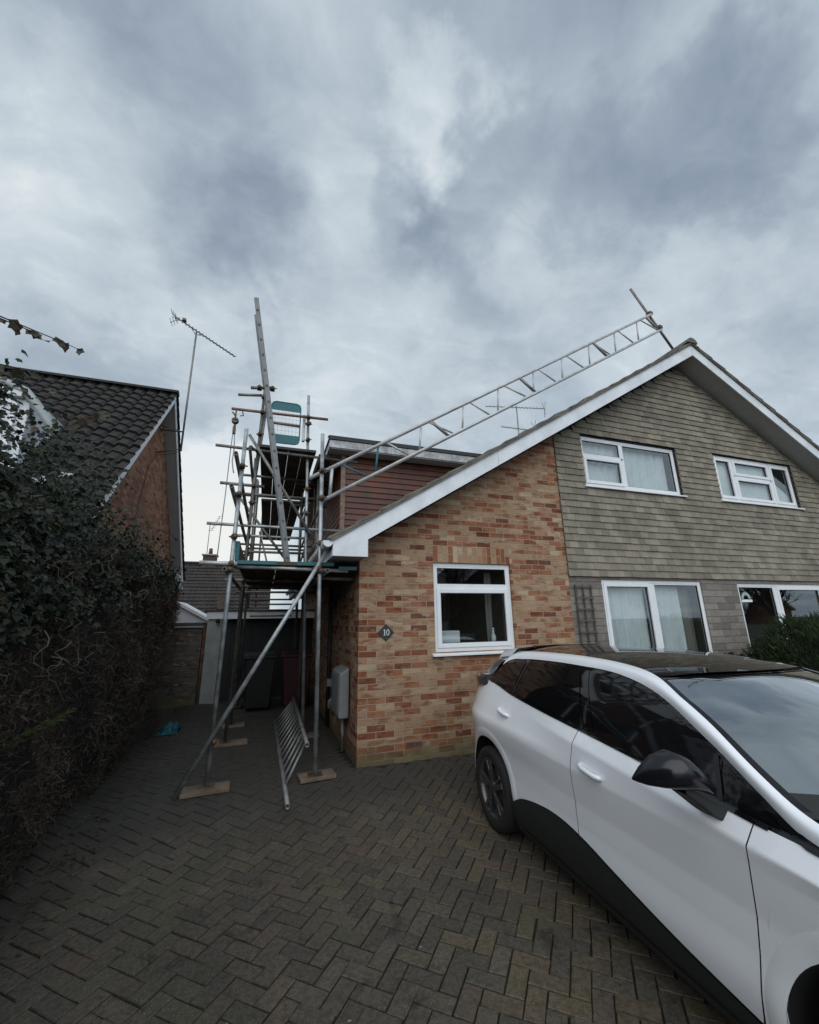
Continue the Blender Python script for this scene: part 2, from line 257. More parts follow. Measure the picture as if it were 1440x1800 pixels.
# ------------------------------------------------------------------ geometry helpers
class MB:
    def __init__(s): s.v = []; s.f = []; s.sm = []
    def poly(s, pts, faces, smooth=False):
        o = len(s.v); s.v += [tuple(p) for p in pts]
        for f in faces: s.f.append([o + i for i in f]); s.sm.append(smooth)
        return s
    def box(s, a, b):
        x0, y0, z0 = a; x1, y1, z1 = b
        return s.poly([(x0, y0, z0), (x1, y0, z0), (x1, y1, z0), (x0, y1, z0), (x0, y0, z1), (x1, y0, z1), (x1, y1, z1), (x0, y1, z1)],
                      [(0, 3, 2, 1), (4, 5, 6, 7), (0, 1, 5, 4), (1, 2, 6, 5), (2, 3, 7, 6), (3, 0, 4, 7)])
    def obox(s, c, ax, ay, az):     # oriented box: centre and half-axis vectors
        c, ax, ay, az = map(Vector, (c, ax, ay, az))
        P = [c + i * ax + j * ay + k * az for k in (-1, 1) for j in (-1, 1) for i in (-1, 1)]
        return s.poly(P, [(0, 2, 3, 1), (4, 5, 7, 6), (0, 1, 5, 4), (1, 3, 7, 5), (3, 2, 6, 7), (2, 0, 4, 6)])
    def bar(s, a, b, w, h, up=(0, 0, 1)):
        a, b = Vector(a), Vector(b); d = b - a; u = Vector(up); sd = d.cross(u)
        if sd.length < 1e-6: sd = d.cross(Vector((1, 0, 0)))
        sd.normalize(); u = sd.cross(d).normalized()
        return s.obox((a + b) / 2, d / 2, sd * w / 2, u * h / 2)
    def tube(s, pts, r, k=10, caps=True):
        pts = [Vector(p) for p in pts]; o = len(s.v); L = len(pts); rs = r if hasattr(r, '__len__') else [r] * L; pu = None
        for i, p in enumerate(pts):
            d = (pts[min(i + 1, L - 1)] - pts[max(i - 1, 0)]).normalized()
            u = pu - d * pu.dot(d) if pu is not None else d.orthogonal()
            u.normalize(); pu = u; w_ = d.cross(u)
            for j in range(k):
                a = 2 * math.pi * j / k; s.v.append(tuple(p + (u * math.cos(a) + w_ * math.sin(a)) * rs[i]))
        for i in range(L - 1):
            for j in range(k): s.f.append([o + i * k + j, o + i * k + (j + 1) % k, o + (i + 1) * k + (j + 1) % k, o + (i + 1) * k + j]); s.sm.append(True)
        if caps:
            s.f.append([o + j for j in range(k)][::-1]); s.sm.append(False); s.f.append([o + (L - 1) * k + j for j in range(k)]); s.sm.append(False)
        return s
    def pipe(s, a, b, r=.0242, wall=.005, k=12):    # open-ended scaffold tube with a visible dark bore
        a, b = Vector(a), Vector(b); d = (b - a).normalized(); u = d.orthogonal().normalized(); w_ = d.cross(u); o = len(s.v)
        for p, rr in ((a, r), (b, r), (a, r - wall), (b, r - wall)):
            for j in range(k):
                t = 2 * math.pi * j / k; s.v.append(tuple(p + (u * math.cos(t) + w_ * math.sin(t)) * rr))
        for j in range(k):
            q = (j + 1) % k
            for f in ((j, q, k + q, k + j), (2 * k + j, 3 * k + j, 3 * k + q, 2 * k + q)): s.f.append([o + i for i in f]); s.sm.append(True)
            for f in ((j, 2 * k + j, 2 * k + q, q), (k + j, k + q, 3 * k + q, 3 * k + j)): s.f.append([o + i for i in f]); s.sm.append(False)
        return s
    def prism(s, pts, d):           # planar polygon extruded along d
        k = len(pts); a = [Vector(p) for p in pts]; b = [p + Vector(d) for p in a]
        return s.poly(a + b, [tuple(range(k))[::-1], tuple(range(k, 2 * k))] + [(i, (i + 1) % k, k + (i + 1) % k, k + i) for i in range(k)])
    def grid(s, P, smooth=True, flip=False):     # P[i][j] points
        nu, nv = len(P), len(P[0]); o = len(s.v)
        for row in P: s.v += [tuple(p) for p in row]
        for i in range(nu - 1):
            for j in range(nv - 1):
                f = [o + i * nv + j, o + (i + 1) * nv + j, o + (i + 1) * nv + j + 1, o + i * nv + j + 1]
                s.f.append(f[::-1] if flip else f); s.sm.append(smooth)
        return s
    def lathe(s, prof, c, axis, k=40, smooth=True):   # prof: (radius, along)
        ax = Vector(axis).normalized(); u = ax.orthogonal().normalized(); w_ = ax.cross(u); c = Vector(c)
        P = [[c + ax * h + (u * math.cos(2 * math.pi * i / k) + w_ * math.sin(2 * math.pi * i / k)) * r for (r, h) in prof] for i in range(k + 1)]
        return s.grid(P, smooth)
    def build(s, name, m, parent=None, bevel=0.0, fix=True):
        me = bpy.data.meshes.new(name); me.from_pydata(s.v, [], s.f); me.materials.append(m)
        me.polygons.foreach_set('use_smooth', s.sm); me.update()
        if fix:
            import bmesh
            bm = bmesh.new(); bm.from_mesh(me); bmesh.ops.recalc_face_normals(bm, faces=bm.faces); bm.to_mesh(me); bm.free()
        o = bpy.data.objects.new(name, me); COL.objects.link(o)
        if parent: o.parent = parent
        if bevel:
            bv = o.modifiers.new('bevel', 'BEVEL'); bv.width = bevel; bv.segments = 2; bv.limit_method = 'ANGLE'
        return o
def fast_mesh(name, V, F, m, parent=None):      # V (n,3), F (k,q) numpy: many small equal faces at once
    me = bpy.data.meshes.new(name); nf, q = F.shape
    me.vertices.add(len(V)); me.vertices.foreach_set('co', V.astype(np.float32).ravel())
    me.loops.add(nf * q); me.loops.foreach_set('vertex_index', F.astype(np.int32).ravel())
    me.polygons.add(nf); me.polygons.foreach_set('loop_start', np.arange(0, nf * q, q, dtype=np.int32)); me.polygons.foreach_set('loop_total', np.full(nf, q, dtype=np.int32))
    me.polygons.foreach_set('use_smooth', np.zeros(nf, dtype=bool)); me.materials.append(m); me.update(); me.validate()
    o = bpy.data.objects.new(name, me); COL.objects.link(o)
    if parent: o.parent = parent
    return o
def tag(o, label=None, cat=None, group=None, kind=None):
    for k, v in (('label', label), ('category', cat), ('group', group), ('kind', kind)):
        if v: o[k] = v
    return o
def thing(name, label, cat, loc=(0, 0, 0), group=None):
    o = bpy.data.objects.new(name, None); COL.objects.link(o); o.location = loc; o.empty_display_size = .1
    tag(o, label, cat, group); return o
def adopt(child, parent):          # keep the world-space mesh of a child under a moved Empty
    child.parent = parent; child.matrix_parent_inverse = Matrix.Translation(parent.location).inverted(); return child
class Thing:                       # an Empty at the base; parts are given in world coordinates
    def __init__(s, name, label, cat, loc, group=None): s.e = thing(name, label, cat, loc, group)
    def part(s, mb, name, m, bevel=0.0, parent=None):
        o = mb.build(name, m, None, bevel)
        if parent is None: adopt(o, s.e)
        else: o.parent = parent
        return o
rnd = random.Random(7); rng = np.random.default_rng(11)

# ------------------------------------------------------------------ ground
def gz(y):                         # the drive falls gently from the house to the road
    if y >= 0: return -.03
    t = min(1.0, -y / 1.55); return -.03 - .146 * t * t * (3 - 2 * t) - .015 * max(0.0, -y - 1.55)
ys = [-400, -60, -20, -12] + list(np.arange(-8, .21, .2)) + [2, 4, 8, 20, 60, 400]
xs = [-400, -60, -20, -8, -4, -2, 0, 2, 4, 8, 20, 60, 400]
def gbase(y): return gz(max(y, -8.0)) - .045
tag(MB().grid([[(x, y, gbase(y)) for y in ys] for x in xs]).build('ground', M['earth']), kind='structure')
DX0, DX1, DY0, DY1 = -2.62, 3.3, -6.4, 5.0
dy = [y for y in np.arange(DY0, DY1 + .01, .2)]
tag(MB().grid([[(x, y, gz(y) - .013 + min(.006, .012 * max(0, mnoise.fractal(Vector((x * 1.3, y * 1.3, 3)), 1, 2, 4) + (.35 if -1.0 < y < .2 or x < -1.9 else -.1)))) for y in dy] for x in np.linspace(DX0, DX1, 40)]).build('driveway_bed', M['joint']), kind='structure')
# herringbone block paving: every block a bevelled island of one mesh
def pavers():
    L, Wd, g, bv, h = .2, .1, .0080, .0035, .034
    ang = R(49); ca, sa = math.cos(ang), math.sin(ang); V = []; F = []
    def block(cx, cy, a):
        X = cx * ca - cy * sa; Y = cx * sa + cy * ca
        if not (DX0 - .05 < X < DX1 + .05 and DY0 < Y < DY1): return
        if X > -.03 and Y > -.02: return
        if Y > .0 and X > .1: return
        if X < -2.45 and Y > -2.4 and False: return
        a2 = ang + a + rng.normal(0, .008); c, s_ = math.cos(a2), math.sin(a2)
        X += rng.normal(0, .0012); Y += rng.normal(0, .0012)
        z = gz(Y) + rng.normal(0, .0018); tx, ty = rng.normal(0, .007, 2); o = len(V)
        slope = (gz(Y + .05) - gz(Y - .05)) / .1
        for (k, zz) in ((0, -h), (0, -bv), (bv, 0)):
            for (i, j) in ((-1, -1), (1, -1), (1, 1), (-1, 1)):
                u = i * (L / 2 - g / 2 - k); v = j * (Wd / 2 - g / 2 - k)
                dxw, dyw = u * c - v * s_, u * s_ + v * c
                V.append((X + dxw + (rng.normal(0, .0013) if zz > -h else 0), Y + dyw + (rng.normal(0, .0013) if zz > -h else 0), z + zz + u * tx + v * ty + slope * dyw))
        for r_ in (0, 4):
            for i in range(4): F.append((o + r_ + i, o + r_ + (i + 1) % 4, o + r_ + 4 + (i + 1) % 4, o + r_ + 4 + i))
        F.append((o + 8, o + 9, o + 10, o + 11))
    # 90 degree herringbone: L shaped pairs on a staircase lattice
    for i in range(-130, 131):
        for j in range(-45, 46):
            ox = i * Wd + j * 2 * L / 2 * 0 ; oy = 0
            bx = i * Wd + j * .2; by = i * Wd - j * .2
            block(bx + L / 2, by + Wd / 2, 0)
            block(bx + Wd / 2 - 0, by + Wd + L / 2, math.pi / 2)
    return fast_mesh('driveway', np.array(V), np.array(F), M['paver'])
tag(pavers(), kind='structure')
tag(MB().box((-60, -14, -.30), (60, -8.4, -.262)).build('road', M['tarmac']), kind='structure')

# ------------------------------------------------------------------ windows
def rect_frame(mb, x0, x1, z0, z1, w_, y0, y1):
    mb.box((x0, y0, z0), (x0 + w_, y1, z1)); mb.box((x1 - w_, y0, z0), (x1, y1, z1))
    mb.box((x0 + w_, y0, z0), (x1 - w_, y1, z0 + w_)); mb.box((x0 + w_, y0, z1 - w_), (x1 - w_, y1, z1))
def window(H, x0, x1, z0, z1, lights, sill=True, back='room', yf=.035, depth=.9):
    """lights: (x0,x1,z0,z1, sash?) openings inside the frame, H the house Thing"""
    fr = MB(); rect_frame(fr, x0, x1, z0, z1, .05, yf, yf + .06)
    main = H.part(fr, 'window', M['white'], .006)
    bars = MB(); sash = MB(); gl = MB(); gk = MB()
    xsplit = sorted({l[1] for l in lights if l[1] < x1 - .06}); zs = None
    for (a, b_, c_, d_, s_) in lights:
        if s_:
            rect_frame(sash, a, b_, c_, d_, .058, yf - .014, yf + .045); q = .058
        else:
            rect_frame(bars, a, b_, c_, d_, .02, yf + .004, yf + .05); q = .02
        rect_frame(gk, a + q, b_ - q, c_ + q, d_ - q, .007, yf + .012, yf + .034)
        gl.poly([(a + q, yf + .024, c_ + q), (b_ - q, yf + .024, c_ + q), (b_ - q, yf + .024, d_ - q), (a + q, yf + .024, d_ - q)], [(0, 1, 2, 3)])
    # mullions fill whatever lies between the lights
    edges = MB()
    for i, l in enumerate(lights):
        for k in lights[i + 1:]:
            if abs(l[2] - k[2]) < .02 or True:
                if 0.005 < k[0] - l[1] < .12 and min(l[3], k[3]) > max(l[2], k[2]): edges.box((l[1], yf + .001, max(z0 + .05, max(l[2], k[2]) - .0)), (k[0], yf + .058, min(z1 - .05, min(l[3], k[3]))))
                if 0.005 < k[2] - l[3] < .12 and min(l[1], k[1]) > max(l[0], k[0]): edges.box((max(l[0], k[0]), yf + .002, l[3]), (min(l[1], k[1]), yf + .057, k[2]))
    H.part(bars, 'glazing_bead', M['white'], .003, main) if bars.v else None
    H.part(sash, 'sash', M['white'], .006, main) if sash.v else None
    H.part(edges, 'mullion', M['white'], .004, main) if edges.v else None
    H.part(gk, 'gasket', M['rubber_gasket'], 0, main)
    H.part(gl, 'pane', M['glass'], 0, main)
    if sill:
        sl = MB(); sl.prism([(x0 - .05, -.055, z0 - .045), (x0 - .05, .04, z0 - .045), (x0 - .05, .04, z0 - .002), (x0 - .05, -.045, z0 - .018), (x0 - .05, -.055, z0 - .022)], (x1 - x0 + .1, 0, 0))
        H.part(sl, 'sill', M['white'], .003, main)
    rm = MB(); e = .12; Y0, Y1 = yf + .10, yf + depth
    A = [(x0 - e, Y0, z0 - e), (x1 + e, Y0, z0 - e), (x1 + e, Y0, z1 + e), (x0 - e, Y0, z1 + e)]; B = [(x, Y1, z) for x, _, z in A]
    rm.poly(A + B, [(4, 5, 6, 7), (0, 1, 5, 4), (1, 2, 6, 5), (2, 3, 7, 6), (3, 0, 4, 7)])
    H.part(rm, 'room', M[back], 0, main)
    return main
def curtain(H, parent, x0, x1, z0, z1, y, m='curtain', amp=.022, freq=9.0, seed=0, hang=None):
    mb = MB(); r_ = random.Random(seed); ph = [r_.uniform(0, 6.3) for _ in range(4)]
    nx = int((x1 - x0) / .012); P = []
    for i in range(nx + 1):
        u = i / nx; row = []
        for j in range(9):
            v = j / 8; x = x0 + (x1 - x0) * u
            d = amp * (.35 + .65 * (1 - v)) * (math.sin(x * freq * 6.283 + ph[0] + .9 * math.sin(x * 5 + ph[1])) + .5 * math.sin(x * freq * 2.7 * 3 + ph[2]))
            row.append((x + .012 * math.sin(v * 3 + ph[3] + x * 9) * (1 - v), y + d, z0 + (z1 - z0) * v))
        P.append(row)
    mb.grid(P); o = mb.build('curtain', M[m], None, 0, False); o.parent = parent; return o

# ------------------------------------------------------------------ the house
H = Thing('house', 'semi-detached house with a buff and red brick wall, grey hung tiles and white bargeboards', 'house', (0, 0, -.03))
XR, XE, SL, SR = 6.41, 12.6, .615, .575          # ridge, right end, slopes
ZR = 6.46                                         # soffit level at the ridge
def zs(x): return ZR - (SL * (XR - x) if x < XR else SR * (x - XR))
BX = 3.215                                        # where the brick stops and the hung tiles begin
W1 = (1.01, 2.21, 1.17, 2.335)
UW1 = (3.78, 5.95, 3.70, 4.60); UW2 = (6.95, 9.26, 3.70, 4.63); GW1 = (3.84, 6.0, .75, 2.15); GW2 = (6.88, 9.3, .75, 2.13)
def wall_cells(x0, x1, zlo, ztop, holes, y):      # facade sheet cut round rectangular openings; ztop may slope
    mb = MB(); xs_ = sorted({x0, x1, *[h[0] for h in holes], *[h[1] for h in holes]} | ({XR} if x0 < XR < x1 else set()))
    for a, b_ in zip(xs_[:-1], xs_[1:]):
        cuts = sorted([(h[2], h[3]) for h in holes if h[0] <= a + 1e-6 and h[1] >= b_ - 1e-6]); lo = zlo
        for (c_, d_) in cuts:
            mb.poly([(a, y, lo), (b_, y, lo), (b_, y, c_), (a, y, c_)], [(0, 1, 2, 3)]); lo = d_
        mb.poly([(a, y, lo), (b_, y, lo), (b_, y, ztop(b_)), (a, y, ztop(a))], [(0, 1, 2, 3)])
    for h in holes:                                # reveals
        d_ = .11; q = [(h[0], h[2]), (h[1], h[2]), (h[1], h[3]), (h[0], h[3])]
        for i in range(4):
            (a, c_), (b_, e) = q[i], q[(i + 1) % 4]; mb.poly([(a, y, c_), (b_, y, e), (b_, y + d_, e), (a, y + d_, c_)], [(0, 1, 2, 3)])
    return mb
SD = (W1[0], W1[1], W1[3], W1[3] + .225)
bw = H.part(wall_cells(0, BX, -.1, zs, [W1], 0), 'brick_wall', M['brick'])
H.part(MB().box((SD[0], -.003, SD[2] + .001), (SD[1], .0, SD[3])), 'soldier_course', M['soldier'], 0, bw)
H.part(MB().poly([(0, 0, -.1), (0, 9, -.1), (0, 9, 2.48), (0, 0, 2.48)], [(0, 1, 2, 3)]), 'side_wall', M['brick_side'])
H.part(MB().box((-.012, -.012, -.1), (.35, .3, .13)), 'plinth', M['brick'], 0, bw) if False else None
av = MB(); rect_frame(av, .585, .80, .10, .172, .008, -.006, .01)
for i in range(9): av.box((.6 + i * .022, -.004, .108), (.607 + i * .022, .01, .164))
avo = H.part(av, 'air_brick', M['brick_red_x'])
H.part(MB().box((.592, -.002, .107), (.793, .0, .165)), 'air_gap', M['dark'], 0, avo)
H.part(wall_cells(BX, XE, -.1, lambda x: 2.24, [GW1, GW2], .01), 'stone_wall', M['stone'])
H.part(wall_cells(BX, XE, 2.24, zs, [UW1, UW2], .012), 'tile_backing', M['dark'])
# hung plain tiles: every tile a thin tilted island
def hung_tiles():
    V = []; F = []; g = .1105; z = 2.19; row = 0
    while z < ZR:
        x = BX + .005 + (0 if row % 2 else -.08)
        while x < 11.4:
            wd = .163; a, b_ = max(x + .0016, BX + .004), x + wd - .0016; x += wd
            if b_ - a < .02: continue
            segs = [(a, b_)]
            for wn in (UW1, UW2):
                if z + g > wn[2] - .05 and z + g < wn[3] + .03:
                    ns = []
                    for (p, q) in segs:
                        if q <= wn[0] - .008 or p >= wn[1] + .008: ns.append((p, q))
                        else:
                            if p < wn[0] - .02: ns.append((p, wn[0] - .010))
                            if q > wn[1] + .02: ns.append((wn[1] + .010, q))
                    segs = ns
            for (p, q) in segs:
                zt = z + .155
                for wn in (UW1, UW2):
                    if q > wn[0] - .005 and p < wn[1] + .005 and z < wn[2]: zt = min(zt, wn[2] - .05)
                zb_ = z
                for wn in (UW1, UW2):
                    if q > wn[0] - .005 and p < wn[1] + .005 and z < wn[3] + .008 and z + g >= wn[3] + .03: zb_ = wn[3] + .008
                if zt - zb_ < .03: continue
                if z + .03 > zs(p) - .01 or z + .03 > zs(q) - .01: continue
                zt_l = min(zt, zs(p) - .002); zt_r = min(zt, zs(q) - .002)
                j = rng.normal(0, .0014); jz = rng.normal(0, .0014); tw = rng.normal(0, .0009); k = rng.normal(0, .0008)
                o = len(V); yb, yt, th = -.030 + j, -.006 + .3 * j, .011
                z0l, z0r = zb_ + jz + k, zb_ + jz - k
                V.extend([(p, yb + tw, z0l), (q, yb - tw, z0r), (q, yt, zt_r), (p, yt, zt_l), (p, yb + th + tw, z0l), (q, yb + th - tw, z0r), (q, yt + th, zt_r), (p, yt + th, zt_l)])
                F.extend([(o, o + 1, o + 2, o + 3), (o + 4, o + 7, o + 6, o + 5), (o, o + 4, o + 5, o + 1), (o + 1, o + 5, o + 6, o + 2), (o + 3, o + 2, o + 6, o + 7), (o, o + 3, o + 7, o + 4)])
        z += g; row += 1
    return fast_mesh('hung_tiles', np.array(V), np.array(F), M['tile_hang'])
adopt(hung_tiles(), H.e)
# windows of the facade
def L4(x0, x1, z0, z1, s_): return (x0, x1, z0, z1, s_)
w1 = window(H, *W1, [L4(1.06, 2.16, 1.22, 1.985, True), L4(1.06, 2.16, 2.03, 2.285, False)], depth=2.4)
curtain(H, w1, 1.94, 2.05, 1.2, 2.25, .30, 'curtain_dark', .015, 14, 3)
u1 = window(H, *UW1, [L4(3.83, 4.66, 3.75, 4.235, True), L4(3.83, 4.66, 4.275, 4.55, False), L4(4.71, 5.90, 3.75, 4.55, False)])
curtain(H, u1, 3.80, 4.70, 3.7, 4.6, .16, 'curtain', .022, 6, 1); curtain(H, u1, 4.66, 5.85, 3.7, 4.6, .17, 'curtain', .034, 5, 2)
u2 = window(H, *UW2, [L4(7.0, 7.48, 3.75, 4.58, True), L4(7.53, 8.58, 3.75, 4.21, True), L4(7.53, 8.58, 4.25, 4.58, True), L4(8.63, 9.21, 3.75, 4.58, True)])
curtain(H, u2, 6.98, 8.72, 3.7, 4.62, .12, 'curtain', .006, 4, 5)  # pale sheet added behind the panes to imitate reflected sky
H.part(MB().prism([(8.72, .12, 3.70), (9.25, .12, 3.70), (9.25, .12, 3.95), (8.72, .12, 4.3)], (0, .01, 0)), 'reflection_sheet', M['curtain'], 0, u2)  # slanted pale sheet, added to imitate the edge of the reflected sky
g1 = window(H, *GW1, [L4(3.89, 4.85, .80, 2.10, True), L4(4.93, 5.95, .80, 2.10, False)])
curtain(H, g1, 3.86, 4.84, .7, 2.12, .19, 'curtain', .042, 8, 7); curtain(H, g1, 4.86, 5.62, .7, 2.12, .19, 'curtain', .045, 9, 8); curtain(H, g1, 5.64, 5.98, .7, 2.12, .27, 'curtain_dark', .02, 8, 9)
g2 = window(H, *GW2, [L4(6.93, 7.88, .80, 2.08, False), L4(7.96, 9.25, .80, 2.08, True)], depth=2.5, back='dark')
# bargeboards, soffit, eaves box, roof
YF = -.40
def slope_strip(x0, x1, d0, d1, y0, y1):           # a board following the roof line between heights d0..d1 over the soffit level
    return MB().prism([(x0, y0, zs(x0) + d0), (x1, y0, zs(x1) + d0), (x1, y0, zs(x1) + d1), (x0, y0, zs(x0) + d1)], (0, y1 - y0, 0))
H.part(slope_strip(0.0, 1.9, -.0, .235, YF, YF + .022), 'bargeboard', M['white_old'], .003)
H.part(slope_strip(1.905, XR - .004, -.0, .235, YF, YF + .022), 'bargeboard', M['white_old'], .003)
H.part(slope_strip(XR + .004, XE + .5, -.0, .235, YF, YF + .022), 'bargeboard', M['white_old'], .003)
H.part(MB().prism([(-.405, YF - .003, 2.315), (.015, YF - .003, 2.315), (.015, YF - .003, zs(.015) + .01), (-.0, YF - .003, zs(0) + .235), (-.405, YF - .003, zs(-.405) + .235)], (0, .026, 0)), 'eaves_box_end', M['white_old'], .003)
sf = MB()
sf.poly([(.0, YF + .02, zs(0) + .03), (XR, YF + .02, ZR + .03), (XR, .03, ZR + .03), (.0, .03, zs(0) + .03)], [(0, 1, 2, 3)])
sf.poly([(XR, YF + .02, ZR + .03), (XE + .5, YF + .02, zs(XE + .5) + .03), (XE + .5, .03, zs(XE + .5) + .03), (XR, .03, ZR + .03)], [(0, 1, 2, 3)])
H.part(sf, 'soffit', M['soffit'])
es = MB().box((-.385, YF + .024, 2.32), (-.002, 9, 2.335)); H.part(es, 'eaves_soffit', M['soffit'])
H.part(MB().box((-.405, YF + .024, 2.318), (-.387, 9, 2.50)), 'eaves_fascia', M['white_old'])
gt = MB(); k = 9; prof = [(-.465 + .058 * math.cos(math.pi + math.pi * i / k), 2.475 + .058 * math.sin(math.pi + math.pi * i / k)) for i in range(k + 1)] + [(-.409, 2.49), (-.52, 2.49)]
gt.prism([(x, YF - .02, z) for x, z in prof], (0, 9.3, 0)); H.part(gt, 'gutter', M['white_old'])
def roof_side(x0, sgn):
    mb = MB(); g = .31; s_ = SL if sgn < 0 else SR; L = (XR - x0) if sgn < 0 else (x0 - XR); nrow = int(L / g) + 1
    for i in range(nrow):
        a = XR + sgn * (L - i * g) * 1.0; b_ = XR + sgn * max(0, L - (i + 1) * g - .06); lift = .24
        za, zb = ZR - s_ * abs(a - XR) + lift, ZR - s_ * abs(b_ - XR) + lift
        y = YF - .035; first = True
        while y < 9.0:
            wd = .3; jz = rnd.gauss(0, .004)
            mb.prism([(a, y, za + .03 + jz), (b_, y, zb + .006), (b_, y, zb + .030), (a, y, za + .064 + jz)], (0, wd - .003, 0)); y += wd
            if y > 1.2: 
                mb.prism([(a, y, za + .03), (b_, y, zb + .006), (b_, y, zb + .030), (a, y, za + .064)], (0, 9.0 - y, 0)); break
    return mb
H.part(roof_side(-.46, -1), 'roof', M['roof_tile']); H.part(roof_side(XE + .5, 1), 'roof', M['roof_tile'])
vg = MB(); vg.prism([(x, YF - .028, zs(x) + d) for x, d in ((-.44, .225), (XR, .225), (XR, .275), (-.44, .275))], (0, .2, 0)); vg.prism([(x, YF - .028, zs(x) + d) for x, d in ((XR, .225), (XE + .5, .225), (XE + .5, .275), (XR, .275))], (0, .2, 0))
H.part(vg, 'verge_mortar', M['roof_tile'])
rd = MB(); y = YF - .05
while y < 9:
    P = []
    for i in range(9):
        a = math.pi * (i / 8); P.append((XR + .13 * math.cos(a), ZR + .245 + .115 * math.sin(a)))
    rd.prism([(x, y, z) for x, z in P], (0, .43, 0)); y += .445
H.part(rd, 'ridge_tile', M['roof_tile'])
# flat roofed dormer in stained boards on the left slope
DY = 1.5
def zroof(x): return zs(x) + .26
ck = MB(); z = 2.62
while z < 4.36:
    xr = min(2.75, (z - .26 - ZR) / SL + XR + .25)
    ck.prism([(.03, DY - .012, z), (max(.06, xr), DY - .012, z), (max(.06, xr), DY + .006, z + .098), (.03, DY + .006, z + .098)], (0, .012, 0)); z += .102
dm = H.part(ck, 'dormer', M['slat'])
H.part(MB().poly([(.0, DY + .02, 2.4), (2.9, DY + .02, 2.4), (2.9, DY + .02, 4.4), (.0, DY + .02, 4.4), (.0, 8, 2.4), (.0, 8, 4.4)], [(0, 1, 2, 3), (0, 3, 5, 4)]), 'dormer_backing', M['dark'], 0, dm)
cl = MB(); z = 2.66
while z < 4.36:
    cl.prism([(.004, DY + .03, z), (.004, 7.5, z), (-.014, 7.5, z - .002), (-.020, DY + .03, z - .002)], (0, 0, .080)); z += .102
H.part(cl, 'dormer_side', M['slat'], 0, dm)
H.part(MB().box((-.03, DY - .03, 2.6), (.045, DY + .03, 4.37)), 'corner_post', mat('faded_post', (.20, .13, .10), .7, var=.35, scale=12), .003, dm)
H.part(MB().box((-.25, DY - .25, 4.37), (2.85, 7.6, 4.39)), 'dormer_soffit', M['soffit'], 0, dm)
fb = MB(); fb.box((-.25, DY - .272, 4.385), (2.75, DY - .252, 4.515)); fb.box((-.272, DY - .272, 4.385), (-.252, 7.6, 4.515)); H.part(fb, 'fascia', mat('peeling_white_paint', (.36, .37, .375), .6, var=.3, scale=8, c2=(.54, .56, .57)), .003, dm)
fl = MB(); fl.box((-.29, DY - .29, 4.522), (2.95, 7.6, 4.56)); fl.prism([(-.29, DY - .29, 4.56), (2.95, DY - .29, 4.56), (2.95, DY - .10, 4.62), (-.29, DY - .10, 4.62)], (0, 0, .03))
H.part(fl, 'flat_roof', M['felt'], .004, dm)
lv = MB(); lv.lathe([(.0, 0), (.03, .0), (.045, .05), (.05, .09), (.0, .10)], (1.62, DY - .05, 3.98), (0, -.4, -1), 16); H.part(lv, 'floodlight', M['galv_old'], 0, dm)
# waste pipe, tap, side details
pp = MB(); pp.tube([(-.06, 2.0, .0), (-.06, 2.0, 2.2)], .035, 10); pp.tube([(-.07, .95, 2.02), (-.07, 1.6, 1.86), (-.06, 2.0, 1.8)], .02, 8); H.part(pp, 'waste_pipe', M['rubber_gasket'])
bb = MB(); bb.box((-.13, 1.62, .62), (-.001, 1.8, .72)); H.part(bb, 'outlet_box', M['meter'], .004); H.part(MB().tube([(0, 1.7, .42), (-.06, 1.7, .42), (-.075, 1.7, .40), (-.075, 1.7, .30)], .03, 8), 'overflow_pipe', M['meter'])

# objects on and behind the brick front
def number_plaque():
    T = Thing('house_number_sign', 'black slate diamond house number plaque reading 10 on the brick wall', 'sign', (.345, -.012, 1.435))
    s_ = .104; T.part(MB().prism([(.345, -.006, 1.435 - s_), (.345 + s_, -.006, 1.435), (.345, -.006, 1.435 + s_), (.345 - s_, -.006, 1.435)], (0, -.012, 0)), 'plate', M['slate'], .002)
    one = MB(); x, z, y = .325, 1.437, -.0195
    one.box((x - .0055, y, z - .036), (x + .0055, y + .002, z + .036)); one.prism([(x - .005, y, z + .036), (x - .019, y, z + .021), (x - .005, y, z + .021)], (0, .002, 0)); one.box((x - .014, y, z - .038), (x + .014, y + .002, z - .032))
    T.part(one, 'numeral', M['letter'])
    zo = MB(); c = (.366, 1.437); k = 28; o = []
    for i in range(k):
        a = 2 * math.pi * i / k; o.append((c[0] + .021 * math.cos(a), y, c[1] + .037 * math.sin(a)))
    i_ = []
    for i in range(k):
        a = 2 * math.pi * i / k; i_.append((c[0] + .012 * math.cos(a), y, c[1] + .028 * math.sin(a)))
    zo.poly(o + i_, [(i, (i + 1) % k, k + (i + 1) % k, k + i) for i in range(k)]); T.part(zo, 'numeral', M['letter'])
    sc = MB().lathe([(.0, 0), (.006, .0), (.006, .003), (0, .004)], (.345, -.018, 1.36), (0, -1, 0), 10); T.part(sc, 'screw', M['galv_old'])
number_plaque()
T = Thing('meter_box', 'grey plastic meter box on the side wall at the house corner', 'meter box', (-.09, .72, .36))
T.part(MB().prism([(-.02, .42, .40), (-.15, .42, .40), (-.15, .42, .93), (-.02, .42, 1.0)], (0, .62, 0)), 'case', M['meter'], .02)
T.part(MB().box((-.158, .46, .46), (-.15, .99, .90)), 'door', M['meter'], .006); T.part(MB().tube([(-.06, .62, -.02), (-.06, .62, .41)], .022, 10), 'conduit', M['galv_old'])
T = Thing('storage_box', 'white box on the room side of the brick wall window', 'box', (1.28, .3, 1.19))
T.part(MB().box((1.08, .22, 1.19), (1.47, .5, 1.43)), 'carton', M['white_old'], .01); T.part(MB().box((1.10, .215, 1.40), (1.45, .2195, 1.425)), 'lid', M['white'], .003)
T = Thing('desk', 'dark desk with a low back behind the window glass of the brick wall', 'desk', (1.7, .6, .2))
